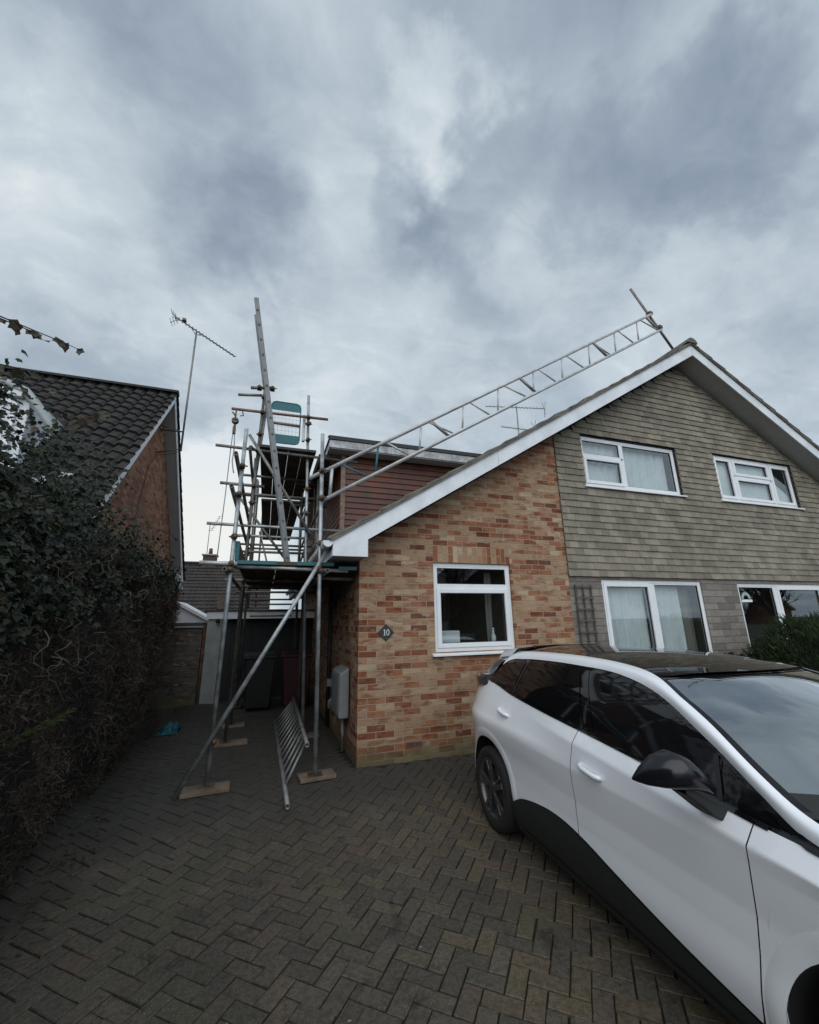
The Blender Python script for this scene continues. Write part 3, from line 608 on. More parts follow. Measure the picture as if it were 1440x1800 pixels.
T.part(MB().box((1.05, .25, 1.14), (2.18, .9, 1.18)), 'top', M['dark'], .004); T.part(MB().box((1.08, .56, 1.18), (1.46, .6, 1.56)), 'screen', M['rubber_gasket'], .01); T.part(MB().box((1.5, .5, 1.18), (1.85, .55, 1.38)), 'panel', M['rubber_gasket'], .01)
T = Thing('water_bottle', 'clear pale bottle standing inside the brick wall window by the curtain', 'bottle', (1.98, .22, 1.18))
T.part(MB().lathe([(0, 0), (.034, 0), (.034, .15), (.014, .2), (.014, .24), (0, .24)], (1.98, .2, 1.19), (0, 0, 1), 18), 'bottle_body', M['curtain']); T.part(MB().lathe([(0, .242), (.017, .242), (.017, .265), (0, .265)], (1.98, .2, 1.19), (0, 0, 1), 14), 'cap', M['white'])
T = Thing('window_sticker', 'small white sticker with a faded rainbow on the right ground floor window', 'sticker', (7.08, .05, 1.9))
y = .057; T.part(MB().box((6.99, y - .001, 1.80), (7.27, y, 1.845)), 'strip', M['curtain'])
for r_, c in ((.12, (.30, .42, .40)), (.10, (.55, .58, .45)), (.08, (.35, .45, .55))):
    mb = MB(); k = 16; o = [(7.12 + r_ * math.cos(math.pi * i / k), y, 1.86 + r_ * math.sin(math.pi * i / k)) for i in range(k + 1)]; q = [(7.12 + (r_ - .016) * math.cos(math.pi * i / k), y, 1.86 + (r_ - .016) * math.sin(math.pi * i / k)) for i in range(k + 1)]
    mb.poly(o + q, [(i, i + 1, k + 2 + i, k + 1 + i) for i in range(k)]); T.part(mb, 'band', mat('sticker_band', c, .6))
T = Thing('trellis', 'narrow dark wooden trellis on the grey stone wall beside the brick', 'trellis', (3.44, -.03, 1.15))
up = MB()
for x in (3.30, 3.44, 3.585): up.box((x - .012, -.032, .75), (x + .012, -.014, 2.06))
T.part(up, 'upright', M['trellis'])
cr = MB()
for i in range(8): cr.box((3.285, -.048, .86 + i * .165), (3.60, -.0325, .882 + i * .165))
T.part(cr, 'crossbar', M['trellis'])

# ------------------------------------------------------------------ neighbour's house on the left
NX, NY, NZ, NS = -3.5, 4.84, 6.85, 1.095
NB = Thing('neighbour_house', 'brown brick gabled house with dark wavy roof tiles behind the ivy', 'house', (-3.5, 4.8, -.03))
def zn(y): return NZ - NS * abs(y - NY)
ne = 8.45; nf = 1.05
NW = NX - .20
NB.part(MB().poly([(NW, nf + .3, -.1), (NW, ne - .2, -.1), (NW, ne - .2, zn(ne - .2) - .1), (NW, NY, NZ - .12), (NW, nf + .3, zn(nf + .3) - .1)], [(0, 1, 2, 3, 4)]), 'gable_wall', M['brick_red'])
NB.part(MB().poly([(NX, nf + .3, -.1), (-12, nf + .3, -.1), (-12, nf + .3, 2.9), (NW, nf + .3, 2.9)], [(0, 1, 2, 3)]), 'front_wall', M['brick_red_x'])
def wavy_roof(x0, x1, y_eave, y_ridge, z_e, z_r, gauge=.29, per=.235, amp=.026, dx=.022):
    nx = int(abs(x1 - x0) / dx) + 1; L = math.hypot(y_ridge - y_eave, z_r - z_e); nr = int(L / gauge) + 1
    d = Vector((0, y_ridge - y_eave, z_r - z_e)).normalized(); nrm = Vector((1, 0, 0)).cross(d)
    if nrm.z < 0: nrm = -nrm
    P = []
    for r_ in range(nr):
        for e in (0, 1):
            s_ = min(L, r_ * gauge + (gauge if e else 0)); off = .050 if e == 0 else .004
            row = []
            for i in range(nx):
                x = x0 + (x1 - x0) * i / (nx - 1); ph = (x / per) % 1.0
                wv = amp * (math.sin(2 * math.pi * ph) + .45 * math.sin(4 * math.pi * ph + .8)); jit = .005 * math.sin(37.7 * math.floor(x / per) + 91.3 * r_)
                base = Vector((x, y_eave, z_e)) + d * s_ + nrm * (off + wv + jit); row.append(base)
            P.append(row)
    return MB().grid(P, False)
rf = wavy_roof(NX + .10, -11, nf - .2, NY, zn(nf - .2), NZ); NB.part(rf, 'roof', M['roof_dark'])
NB.part(wavy_roof(NX + .10, -11, ne + .1, NY, zn(ne + .1), NZ, dx=.1), 'roof', M['roof_dark'])
rr = MB(); x = NX + .1
while x > -11:
    P = [(NY + .12 * math.cos(math.pi * i / 8), NZ + .0 + .10 * math.sin(math.pi * i / 8)) for i in range(9)]; rr.prism([(x, y, z) for y, z in P], (-.43, 0, 0)); x -= .44
NB.part(rr, 'ridge_tile', M['roof_dark'])
for a, b_ in ((nf - .15, NY), (NY, ne + .12)):
    NB.part(MB().prism([(NX + .03, a, zn(a) - .22), (NX + .03, b_, zn(b_) - .22), (NX + .03, b_, zn(b_) - .02), (NX + .03, a, zn(a) - .02)], (.025, 0, 0)), 'bargeboard', M['white_old'], .003)
    NB.part(MB().prism([(NW - .01, a, zn(a) - .20), (NW - .01, b_, zn(b_) - .20), (NW - .01, b_, zn(b_) - .185), (NW - .01, a, zn(a) - .185)], (.239, 0, 0)), 'verge_soffit', M['soffit'])
NB.part(MB().box((NX - .19, ne - .32, 2.55), (NX + .028, ne - .02, 3.05)), 'eaves_end', M['white_old'])
# white dormer with rolled gutter on the neighbour's slope
dq = MB(); dq.box((-6.1, 2.05, 3.8), (-4.72, 3.6, 5.02)); do_ = NB.part(dq, 'dormer', M['white_old'], .01)
dw = MB(); rect_frame(dw, -6.0, -4.85, 3.95, 4.9, .06, 2.0, 2.05); NB.part(dw, 'dormer_window', M['white'], .004, do_); NB.part(MB().poly([(-5.94, 2.04, 4.0), (-4.91, 2.04, 4.0), (-4.91, 2.04, 4.84), (-5.94, 2.04, 4.84)], [(0, 1, 2, 3)]), 'dormer_pane', M['glass'], 0, do_)
gr_ = MB(); gr_.tube([(-6.4, 1.98, 5.16), (-5.5, 1.98, 5.16), (-5.05, 1.98, 5.15), (-4.78, 1.99, 5.05), (-4.62, 2.0, 4.86), (-4.42, 2.02, 4.58), (-4.3, 2.04, 4.40)], .065, 12); NB.part(gr_, 'dormer_gutter', M['lead'], 0, do_)
gr2 = MB(); gr2.box((-6.4, 1.95, 4.94), (-4.8, 2.03, 5.06)); NB.part(gr2, 'dormer_fascia', M['white_old'], .004, do_)
fl2 = MB(); fl2.prism([(-4.45, 1.6, zn(1.6) + .075), (-4.25, 1.6, zn(1.6) + .075), (-3.95, 1.95, zn(1.95) + .075), (-4.3, 1.98, zn(1.98) + .075)], (0, -.02, .02)); NB.part(fl2, 'flashing', M['lead'], 0, do_)

# ------------------------------------------------------------------ TV aerials
def yagi(mb, a, b_, ne_, l0, l1, side):
    a, b_, side = Vector(a), Vector(b_), Vector(side).normalized(); mb.tube([a, b_], .015, 6)
    for i in range(ne_):
        t = i / (ne_ - 1); p = a.lerp(b_, t); l = l0 + (l1 - l0) * t; mb.tube([p - side * l / 2, p + side * l / 2], .009, 5)
T = Thing('tv_aerial', 'tall pole with a long tv aerial bracketed to the neighbour gable', 'aerial', (-3.2, 4.85, 5.4))
T.part(MB().tube([(-3.2, 4.87, 5.45), (-3.2, 4.83, 8.62)], .022, 8), 'mast', M['galv_old'])
bk = MB(); bk.tube([(-3.2, 4.87, 5.50), (-3.69, 4.87, 5.35)], .013, 6); bk.tube([(-3.2, 4.86, 5.92), (-3.69, 4.72, 5.98)], .013, 6); bk.tube([(-3.2, 4.86, 5.92), (-3.69, 5.0, 5.98)], .013, 6); bk.tube([(-3.69, 4.6, 5.98), (-3.69, 5.1, 5.98)], .013, 6); T.part(bk, 'bracket', M['black_alu'])
ya = MB(); a, b_ = Vector((-3.66, 4.83, 8.93)), Vector((-2.27, 4.83, 8.13)); yagi(ya, a, b_, 18, .17, .13, (.45, .6, .62)); T.part(ya, 'yagi', M['black_alu'])
rf_ = MB(); c = a.lerp(b_, .03)
for s_ in (-1, 1):
    for k in range(3): rf_.tube([c + Vector((-.06 - .05 * k, -.16, s_ * (.03 + .05 * k))), c + Vector((-.06 - .05 * k, .16, s_ * (.03 + .05 * k)))], .006, 5)
    rf_.tube([c, c + Vector((-.18, 0, s_ * .14))], .007, 5)
rf_.box(c + Vector((.08, -.05, -.03)), c + Vector((.16, .05, .03))); rf_.tube([a.lerp(b_, .25) + Vector((0, 0, -.02)), a.lerp(b_, .32) + Vector((0, 0, -.12)), a.lerp(b_, .42) + Vector((0, 0, -.03))], .010, 6); T.part(rf_, 'reflector', M['black_alu'])
T.part(MB().tube([(-3.22, 4.86, 5.45), (-3.35, 4.86, 5.36), (-3.66, 4.86, 5.30), (-3.688, 4.5, 4.9), (-3.688, 4.2, 3.9), (-3.688, 4.0, 2.8)], .006, 5), 'cable', M['rubber_gasket'])
T = Thing('roof_aerial', 'twin tv aerials on one pole rising beyond the house roof', 'aerial', (8.93, 9.0, 7.2))
T.part(MB().tube([(8.93, 9, 6.8), (8.95, 9, 10.82)], .025, 8), 'mast', M['galv_old'])
y1 = MB(); yagi(y1, (7.4, 9, 10.55), (10.45, 9, 10.93), 17, .20, .36, (.2, .6, .75)); y1.tube([(10.4, 8.9, 10.6), (10.45, 9.1, 11.3)], .01, 5); y1.tube([(10.46, 8.9, 11.25), (10.5, 9.1, 10.55)], .01, 5); T.part(y1, 'upper_yagi', M['black_alu'])
y2 = MB(); yagi(y2, (8.1, 9, 9.68), (9.8, 9, 9.72), 14, .26, .26, (.2, .6, .75)); y2.tube([(9.7, 9, 9.5), (9.9, 9, 10.25)], .01, 5); y2.tube([(9.9, 9, 9.6), (9.65, 9, 10.15)], .01, 5); T.part(y2, 'lower_yagi', M['black_alu'])

# ------------------------------------------------------------------ end of the passage: garage, wall, houses beyond
G = Thing('garage', 'low flat roofed garage with dark door and white fascia at the end of the drive', 'garage', (-1.3, 5.2, -.03))
G.part(MB().box((-2.30, 4.98, 1.675), (-.0, 5.01, 1.835)), 'fascia', M['white_old'], .003)
G.part(MB().box((-2.34, 4.95, 1.837), (-.01, 9.0, 1.87)), 'flat_roof', M['felt'], .004)
G.part(MB().box((-2.28, 5.02, -.05), (-1.98, 5.3, 1.67)), 'pillar', M['pillar'], .01)
gd = MB().box((-1.97, 5.24, -.03), (-.01, 5.28, 1.70)); gdo = G.part(gd, 'door', M['door_green'])
gr = MB()
for i in range(9): gr.box((-1.93 + i * .21, 5.225, .05), (-1.78 + i * .21, 5.239, 1.62))
G.part(gr, 'door_rib', M['door_green'], .004, gdo)
G.part(MB().tube([(-1.2, 5.22, .95), (-1.2, 5.18, .95), (-1.1, 5.18, .95), (-1.1, 5.22, .95)], .01, 6), 'handle', M['galv'], 0, gdo)
G.part(MB().poly([(-2.28, 5.3, -.05), (-2.28, 9, -.05), (-2.28, 9, 1.84), (-2.28, 5.3, 1.84)], [(0, 1, 2, 3)]), 'side_wall', M['grey_block'])
G.part(MB().lathe([(0, 0), (.035, 0), (.05, .05), (.03, .09), (0, .09)], (-2.06, 4.97, 1.66), (0, -1, -.6), 12), 'security_light', M['rubber_gasket'])
T = Thing('block_wall', 'grey block garden wall with pale coping beside the garage', 'wall', (-2.8, 5.1, -.05))
T.part(MB().box((-3.3, 5.05, -.1), (-2.36, 5.2, 1.50)), 'blockwork', M['grey_block']); T.part(MB().box((-3.32, 5.0, 1.502), (-2.34, 5.25, 1.535)), 'coping', M['pillar'], .006); T.part(MB().box((-3.3, 5.06, 1.537), (-2.36, 5.2, 1.60)), 'capping', M['felt'], .004)
T = Thing('porch', 'white gabled porch roof showing over the garden wall', 'porch', (-3.4, 8, -.05))
T.part(MB().prism([(-4.2, 8, 1.62), (-2.62, 8, 1.62), (-3.42, 8, 2.08)], (0, .05, 0)), 'gable', M['white_old']); T.part(MB().prism([(-3.46, 7.9, 2.13), (-2.55, 7.9, 1.62), (-2.55, 7.9, 1.70), (-3.46, 7.9, 2.21)], (0, 1.8, 0)), 'roof_panel', M['white']); T.part(MB().prism([(-3.46, 7.9, 2.13), (-4.3, 7.9, 1.66), (-4.3, 7.9, 1.74), (-3.46, 7.9, 2.21)], (0, 1.8, 0)), 'roof_panel', M['white']); T.part(MB().box((-4.15, 8.05, -.1), (-2.66, 9.7, 1.61)), 'walls', M['brick_red_x'])
F = Thing('distant_house', 'distant house with brown tiled roof and chimney beyond the garage', 'house', (-5, 20, -.05))
F.part(wavy_roof(-9.5, -.9, 17.4, 21.5, 1.55, 5.02, dx=.06, amp=.016, gauge=.30, per=.24), 'roof', M['roof_far']); F.part(MB().box((-9.5, 21.3, 4.98), (-.9, 21.62, 5.09)), 'ridge', M['roof_far']); F.part(MB().box((-9.3, 17.7, -.1), (-1.1, 18, 1.7)), 'wall', M['brick_red_x'])
ch = MB().box((-4.75, 21.2, 4.6), (-4.05, 21.8, 5.45)); cho = F.part(ch, 'chimney', M['dull_brick'], .01); F.part(MB().box((-4.82, 21.1, 5.452), (-3.98, 21.9, 5.53)), 'chimney_cap', M['pillar'], .01, cho)
F.part(MB().lathe([(.10, 0), (.12, .0), (.09, .38), (.07, .38)], (-4.4, 21.5, 5.53), (0, 0, 1), 14), 'chimney_pot', M['dull_brick'], 0, cho)
F.part(MB().box((-3.45, 18.2, 2.3), (-2.95, 18.6, 3.0)), 'vent_stack', M['dull_brick'])
T = Thing('distant_aerial', 'thin tv aerial pole on the distant chimney', 'aerial', (-4.6, 21.5, 5.4)); T.part(MB().tube([(-4.6, 21.5, 5.4), (-4.6, 21.5, 7.4)], .02, 6), 'mast', M['black_alu']); a_ = MB(); yagi(a_, (-4.5, 21.5, 7.0), (-4.1, 21.5, 7.9), 7, .35, .2, (.8, .2, .2)); T.part(a_, 'yagi', M['black_alu'])

# ------------------------------------------------------------------ wheelie bins
def wheelie(name, label, x, y, m, rz):
    T = Thing(name, label, 'wheelie bin', (x, y, -.03)); c, s_ = math.cos(rz), math.sin(rz)
    def W(u, v, z): return (x + u * c - v * s_, y + u * s_ + v * c, z - .03)
    def fr(z, a, b_): return [W(-a, -b_, z), W(a, -b_, z), W(a, b_, z), W(-a, b_, z)]
    bd = MB(); P = fr(.06, .21, .24) + fr(.95, .275, .33) + fr(.95, .30, .355) + fr(1.0, .30, .355)
    bd.poly(P, [(3, 2, 1, 0)] + [(r_ + i, r_ + (i + 1) % 4, r_ + 4 + (i + 1) % 4, r_ + 4 + i) for r_ in (0, 4, 8) for i in range(4)] + [(12, 13, 14, 15)]); T.part(bd, 'body', m, .012)
    T.part(MB().poly(fr(1.003, .31, .37) + fr(1.045, .27, .33), [(0, 1, 5, 4), (1, 2, 6, 5), (2, 3, 7, 6), (3, 0, 4, 7), (4, 5, 6, 7), (3, 2, 1, 0)]), 'lid', m, .012)
    T.part(MB().tube([W(-.2, .40, 1.0), W(.2, .40, 1.0)], .016, 8), 'handle', m)
    for k in (-1, 1): T.part(MB().lathe([(.0, -.02), (.10, -.02), (.10, .02), (0, .02)], W(k * .26, .24, .1), (c, s_, 0), 20), 'wheel', M['tyre'])
wheelie('wheelie_bin', 'dark green wheelie bin before the garage door', -1.14, 3.95, M['bin_dark'], .05)
wheelie('wheelie_bin', 'dark red wheelie bin standing against the house side', -.42, 3.95, M['bin_red'], -.06)

# ------------------------------------------------------------------ scaffold
SC = Thing('scaffold', 'galvanised tube scaffold of two lifts along the side of the brick house', 'scaffold', (-1.0, 1.5, -.03))
cp0 = None
def coupler(p, rz=0.0):
    global cp0
    if cp0 is None:
        mb = MB(); mb.box((-.032, -.034, -.024), (.032, .034, .024)); mb.tube([(-.055, .02, 0), (-.02, .02, 0)], .010, 6); mb.tube([(.02, -.03, 0), (.062, -.03, 0)], .009, 6); mb.lathe([(.0, -.02), (.030, -.02), (.034, 0), (.030, .02), (0, .02)], (0, -.035, 0), (1, 0, 0), 12)
        cp0 = mb.build('coupler', M['coupler'], None, .004); o = cp0
    else: o = cp0.copy(); COL.objects.link(o)
    o.location = p; o.rotation_euler = (0, 0, rz); o.parent = SC.e; o.matrix_parent_inverse = Matrix.Translation(SC.e.location).inverted()
def tub(name, a, b_, m='galv', r=.0242): return SC.part(MB().pipe(a, b_, r), name, M[m])
def lerp(a, b_, z): t = (z - a[2]) / (b_[2] - a[2]); return tuple(a[i] + (b_[i] - a[i]) * t for i in range(3))
S = {}
for k, a, b_ in (('s1', (-1.54, -.05, .01), (-1.475, -.05, 3.93)), ('s2', (-.48, -.14, .01), (-.545, -.14, 3.95)), ('s3', (-1.5, 1.57, .01), (-1.36, 1.57, 5.48)), ('s4', (-.47, 1.57, .01), (-.63, 1.57, 5.46)),
                 ('s5', (-1.5, 2.65, .01), (-1.47, 2.65, 4.6)), ('s6', (-.46, 2.65, .01), (-.48, 2.65, 4.5)), ('s7', (-1.5, 4.2, .01), (-1.47, 4.2, 4.7)), ('s8', (-.45, 4.2, .01), (-.47, 4.2, 4.7))):
    S[k] = (a, b_); tub('standard', a, b_, 'galv' if k in ('s1', 's2', 's4') else 'dark_tube')
    SC.part(MB().box((a[0] - .075, a[1] - .075, .004), (a[0] + .075, a[1] + .075, .0095)), 'base_plate', M['coupler'])
tub('standard', (-1.43, 1.60, 3.4), (-1.30, 1.62, 5.40), 'galv_old')
tub('standard', (-.36, 1.5, 2.2), (-.37, 1.5, 2.95), 'galv_old')
# transoms across the passage
for a, b_, m_ in (((-1.83, -.10, 2.235), (-1.44, -.09, 2.235), 'alu'), ((-1.50, -.005, 2.215), (-.15, -.005, 2.19), 'galv'), ((-.62, .30, 2.13), (-.02, .30, 2.12), 'galv_old'),
                  ((-2.02, 1.50, 3.04), (.0, 1.49, 3.02), 'galv'), ((-1.72, 2.60, 3.09), (-.12, 2.60, 3.09), 'galv'), ((-2.02, 1.50, 4.31), (.25, 1.50, 4.27), 'galv_old'), ((-1.90, 1.52, 3.70), (-1.25, 1.52, 3.69), 'galv_old'),
                  ((-1.75, 3.2, 2.9), (-.1, 3.2, 2.9), 'galv_old'), ((-1.7, 4.1, 2.75), (-.1, 4.1, 2.75), 'galv_old'), ((-1.7, 4.1, 3.2), (-.1, 4.1, 3.2), 'galv_old'), ((-1.7, 4.1, 2.2), (-.1, 4.1, 2.2), 'galv_old'), ((-1.7, 1.52, 2.2), (-.1, 1.52, 2.2), 'galv_old'), ((-1.7, 2.6, 2.2), (-.1, 2.6, 2.2), 'galv_old'),
                  ((-1.85, 1.55, 5.0), (-.28, 1.53, 5.03), 'copper'), ((-1.52, .62, 4.90), (-1.22, .62, 4.95), 'galv_old'), ((-1.78, 1.62, 5.31), (-1.40, 1.62, 5.36), 'galv_old'), ((-1.25, 1.62, 4.88), (-.74, 1.62, 4.87), 'copper'), ((-1.7, 4.1, 4.28), (.1, 4.1, 4.28), 'galv_old'), ((-1.7, 2.75, 4.28), (.1, 2.75, 4.28), 'galv_old')):
    tub('transom', a, b_, m_)
# ledgers running back along the house
for a, b_, m_ in (((-1.53, -.50, 3.42), (-1.50, 3.2, 3.40), 'galv_old'), ((-1.55, -.42, 3.06), (-1.52, 4.4, 3.06), 'galv_old'), ((-1.56, -.18, 2.165), (-1.53, 4.5, 2.15), 'galv_old'), ((-.43, -.22, 2.165), (-.41, 4.5, 2.15), 'galv_old'),
                  ((-.42, 1.3, 4.235), (-.42, 5.2, 4.235), 'galv_old'), ((-1.5, 1.3, 4.235), (-1.5, 5.2, 4.235), 'galv_old'), ((-.40, .6, 3.3), (-.40, 4.4, 3.3), 'galv_old'), ((-.42, 1.4, 2.75), (-.42, 4.4, 2.75), 'galv_old')):
    tub('ledger', a, b_, m_)
for z in (1.72, 1.84, 1.96, 2.06): tub('guard_rail', (-1.40, 4.32, z), (-.56, 4.32, z), 'galv_old', .018)
for a, b_, m_ in (((-.33, 2.1, 2.2), (-.34, 2.1, 4.1), 'galv_old'), ((-.30, 3.0, 2.2), (-.31, 3.0, 4.4), 'galv_old'), ((-.52, 3.5, 2.2), (-.53, 3.5, 4.25), 'galv_old'), ((-.40, 5.2, .01), (-.42, 5.2, 4.6), 'galv_old'), ((-1.48, 5.2, 1.9), (-1.47, 5.2, 4.8), 'galv_old'), ((-1.42, 3.4, 2.2), (-1.42, 3.4, 4.4), 'galv_old'), ((-1.36, 6.8, 2.0), (-1.36, 6.8, 4.6), 'galv_old')):
    tub('standard', a, b_, m_)
for a, b_, m_ in (((-1.75, 2.2, 3.75), (-.2, 2.2, 3.75), 'galv_old'), ((-1.62, 5.2, 3.3), (-.3, 5.2, 3.3), 'galv_old'), ((-1.62, 5.2, 2.7), (-.3, 5.2, 2.7), 'galv_old'), ((-.75, 2.9, 4.26), (.1, 2.9, 4.26), 'galv_old'), ((-.7, 3.6, 4.0), (.05, 3.6, 4.0), 'galv_old')):
    tub('transom', a, b_, m_)
# braces
tub('brace', (-1.80, -.21, -.02), (-.36, -.21, 2.55)); tub('brace', (-1.53, 1.38, 4.50), (-.46, 1.40, 2.86), 'galv_old'); tub('brace', (-1.72, 2.55, 3.83), (-.72, 2.55, 2.55), 'galv_old'); tub('brace', (-1.30, 2.72, 3.2), (-1.0, 2.72, 2.2), 'galv_old', .015)
tub('brace', (-.62, 3.2, 2.3), (-.30, 3.4, 3.5), 'galv_old', .02); tub('brace', (-1.45, -.0, 1.1), (-1.52, 1.55, 2.1), 'galv_old') if False else None
for k, zz in (('s1', (2.235, 2.165, 3.06, 3.42, 2.55)), ('s2', (2.165, 3.07, 3.43, 2.5)), ('s3', (4.30, 3.05, 3.70, 5.0, 4.6, 2.2)), ('s4', (4.28, 3.04, 5.02, 4.6, 2.2)), ('s5', (3.1, 2.2, 3.06)), ('s6', (3.1, 2.2))):
    for z in zz: p = lerp(*S[k], z); coupler((p[0], p[1] - .03, p[2]), rnd.uniform(-.3, .3))
for k, zz in (('s5', (4.25, 2.75)), ('s6', (4.25, 2.75, 3.3)), ('s7', (2.75, 3.2, 4.26)), ('s8', (2.75, 3.2, 4.26)), ('s3', (5.28, 3.42)), ('s4', (3.3, 3.72, 4.9))):
    for z in zz: p = lerp(*S[k], z); coupler((p[0], p[1] - .03, p[2]), rnd.uniform(-.6, .6))
for p, a in (((-1.52, -.15, .43), .5), ((-.55, -.18, 2.19), .4), ((-1.22, .62, 4.93), 0), ((-1.40, .60, 4.90), 0), ((-1.50, 1.45, 4.3), .2)): coupler(p, a)
# boards of the lifts
def board(x, y0, y1, z, label, band=None, m='board'):
    T = Thing('scaffold_board', label, 'scaffold board', (x, y0, z), 'scaffold boards of the platforms')
    T.part(MB().box((x - .109, y0, z), (x + .109, y1, z + .038)), 'plank', M[m], .004)
    T.part(MB().prism([(x - .111, y0 - .002, z - .002), (x + .111, y0 - .002, z - .002), (x + .111, y0 - .002, z + .040), (x - .111, y0 - .002, z + .040)], (0, .09, 0)), 'end_band', M[band or 'board'])
for i, (lab, bd_) in enumerate((('leftmost board of the lower scaffold platform, teal end', 'teal'), ('second board from left on the lower scaffold platform, teal end', 'teal'), ('bare brown ended board in the middle of the lower platform', None), ('teal ended board under the ladder foot on the lower platform', 'teal'), ('teal ended lower platform board beside the front right standard', 'teal'))):
    board(-1.34 + i * .2235, -.06 + (.0, .0, .02, .0, -.0)[i], 3.9, 2.242, lab, bd_)
board(-.16, -.05, 2.2, 2.20, 'teal ended board nearest the house eaves on the lower platform', 'teal')
for i, lab in enumerate(('leftmost board of the upper scaffold platform', 'second board from left on the upper scaffold platform', 'third board from left on the upper scaffold platform', 'fourth board on the upper platform beside the right standard')):
    board(-1.25 + i * .2235, 1.42, 4.3, 4.335, lab + ', dark underside', 'bin_dark')
board(-.30, 1.5, 4.4, 4.31, 'rightmost board of the upper platform, apart near the dormer', 'bin_dark')
for i, lab in enumerate(('leftmost of four', 'second of four from left', 'third of four from left', 'rightmost of four')): board(-1.25 + i * .2235, 4.46, 9.4, 4.30, 'far upper board at the back of the scaffold, ' + lab, 'bin_dark')
tb = Thing('toe_board', 'upright teal ended toe board along the left edge of the lower platform', 'scaffold board', (-1.46, 0, 2.28)); tb.part(MB().box((-1.475, -.03, 2.285), (-1.437, 2.4, 2.505)), 'plank', M['board'], .004); tb.part(MB().box((-1.477, -.035, 2.283), (-1.435, .06, 2.507)), 'end_band', M['teal'])
def sole(label, x, y, l, w_, rz):
    T = Thing('sole_board', label, 'sole board', (x, y, gz(y)), 'timber sole boards under the standards'); c, s_ = math.cos(rz), math.sin(rz)
    T.part(MB().obox((x, y, gz(y) + .019), (c * l / 2, s_ * l / 2, 0), (-s_ * w_ / 2, c * w_ / 2, 0), (0, 0, .018)), 'plank', M['board_pale'], .005)
sole('pale timber sole board under the front left scaffold standard', -1.54, -.11, .44, .22, .06); sole('pale timber sole board under the front right scaffold standard', -.46, -.13, .38, .22, .10)
sole('timber sole board under the second left standard behind the front one', -1.42, 1.57, .42, .2, .04); sole('small timber sole board under the third left standard', -1.46, 2.65, .34, .2, 0); sole('timber sole board under the second right standard, behind the lying ladder', -.42, 1.57, .36, .2, .05)
# ladder seen edge on
LD = Thing('ladder', 'long aluminium ladder standing on the lower platform and rising above the scaffold', 'ladder', (-.85, .5, 2.3))
for y in (.5, .80): LD.part(MB().bar((-.85, y, 2.285), (-1.55, y, 6.36 - (y - .5) * .2), .026, .066, (1, 0, .17)), 'stile', M['ladder_alu'], .004)
for i in range(16):
    t = .03 + i * .0615; x, z = -.85 - .70 * t, 2.285 + 4.05 * t; LD.part(MB().tube([(x, .478, z), (x, .822, z)], .0175, 8), 'rung', M['coupler'])
# lattice girder up to the ridge pole
GD = Thing('lattice_girder', 'long aluminium lattice girder sloping up over the roof to the ridge', 'girder', (-.6, -.1, 3.2))
A0, A1, B0, B1 = Vector((-.68, -.08, 3.345)), Vector((5.95, -.08, 7.54)), Vector((-.52, -.08, 3.055)), Vector((6.15, -.08, 7.22))
GD.part(MB().pipe(A0, A1, .026, .005), 'chord', M['alu']); GD.part(MB().pipe(B0, B1, .026, .005), 'chord', M['alu'])
ux = (A1 - A0).normalized()
PX = [.22, .86, 1.56, 2.20, 2.91, 3.54, 4.19, 4.86, 5.50]
def onA(x): return A0.lerp(A1, (x - A0.x) / (A1.x - A0.x))
def onB(x): return B0.lerp(B1, (x - B0.x) / (B1.x - B0.x))
for i, x in enumerate(PX):
    GD.part(MB().tube([onA(x), onB(x - .04)], .0145, 8), 'post', M['teal'] if i == 0 else M['alu'])
    x2 = PX[i + 1] - .17 if i < len(PX) - 1 else 6.08
    GD.part(MB().tube([onA(x + .10), onB(x2)], .0145, 8), 'diagonal', M['alu'])
for x in (1.00, 2.62, 4.30, 5.78): GD.part(MB().tube([onA(x), onB(x + .30)], .024, 8), 'strut', M['alu_dull'])
GD.part(MB().tube([onA(-.30), onB(.09)], .014, 8), 'diagonal', M['teal']); GD.part(MB().tube([onA(-.40), onB(-.42)], .022, 8), 'post', M['alu'])
RP = Thing('ridge_pole', 'scaffold tube leaning from the roof ridge at the upper end of the girder', 'scaffold tube', (6.4, -.06, 6.9)); RP.part(MB().pipe((5.56, -.03, 8.1), (6.50, -.03, 6.78)), 'tube', M['galv_old'])
q = MB()
for c in ((5.93, -.055, 7.56), (6.13, -.055, 7.28)): q.box((c[0] - .045, c[1] - .05, c[2] - .035), (c[0] + .045, c[1] + .05, c[2] + .035))
RP.part(q, 'clamp', M['coupler'], .008)
# ladder gate with teal bars
GA = Thing('ladder_gate', 'mesh safety gate with teal top and bottom panels on the upper scaffold', 'gate', (-1.0, 1.65, 4.5))
def rrect(x0, x1, z0, z1, r_, top):
    pts = []
    if top: pts = [(x0, z0), (x1, z0)] + [(x1 - r_ + r_ * math.cos(a), z1 - r_ + r_ * math.sin(a)) for a in np.linspace(0, math.pi / 2, 6)] + [(x0 + r_ + r_ * math.cos(a), z1 - r_ + r_ * math.sin(a)) for a in np.linspace(math.pi / 2, math.pi, 6)]
    else: pts = [(x1, z1), (x0, z1)] + [(x0 + r_ + r_ * math.cos(a), z0 + r_ + r_ * math.sin(a)) for a in np.linspace(math.pi, 1.5 * math.pi, 6)] + [(x1 - r_ + r_ * math.cos(a), z0 + r_ + r_ * math.sin(a)) for a in np.linspace(1.5 * math.pi, 2 * math.pi, 6)]
    return [(x, 1.64, z) for x, z in pts]
GA.part(MB().prism(rrect(-1.235, -.745, 5.14, 5.30, .07, True), (0, .006, 0)), 'panel', M['teal'], .002); GA.part(MB().prism(rrect(-1.235, -.745, 4.53, 4.69, .07, False), (0, .006, 0)), 'panel', M['teal'], .002)
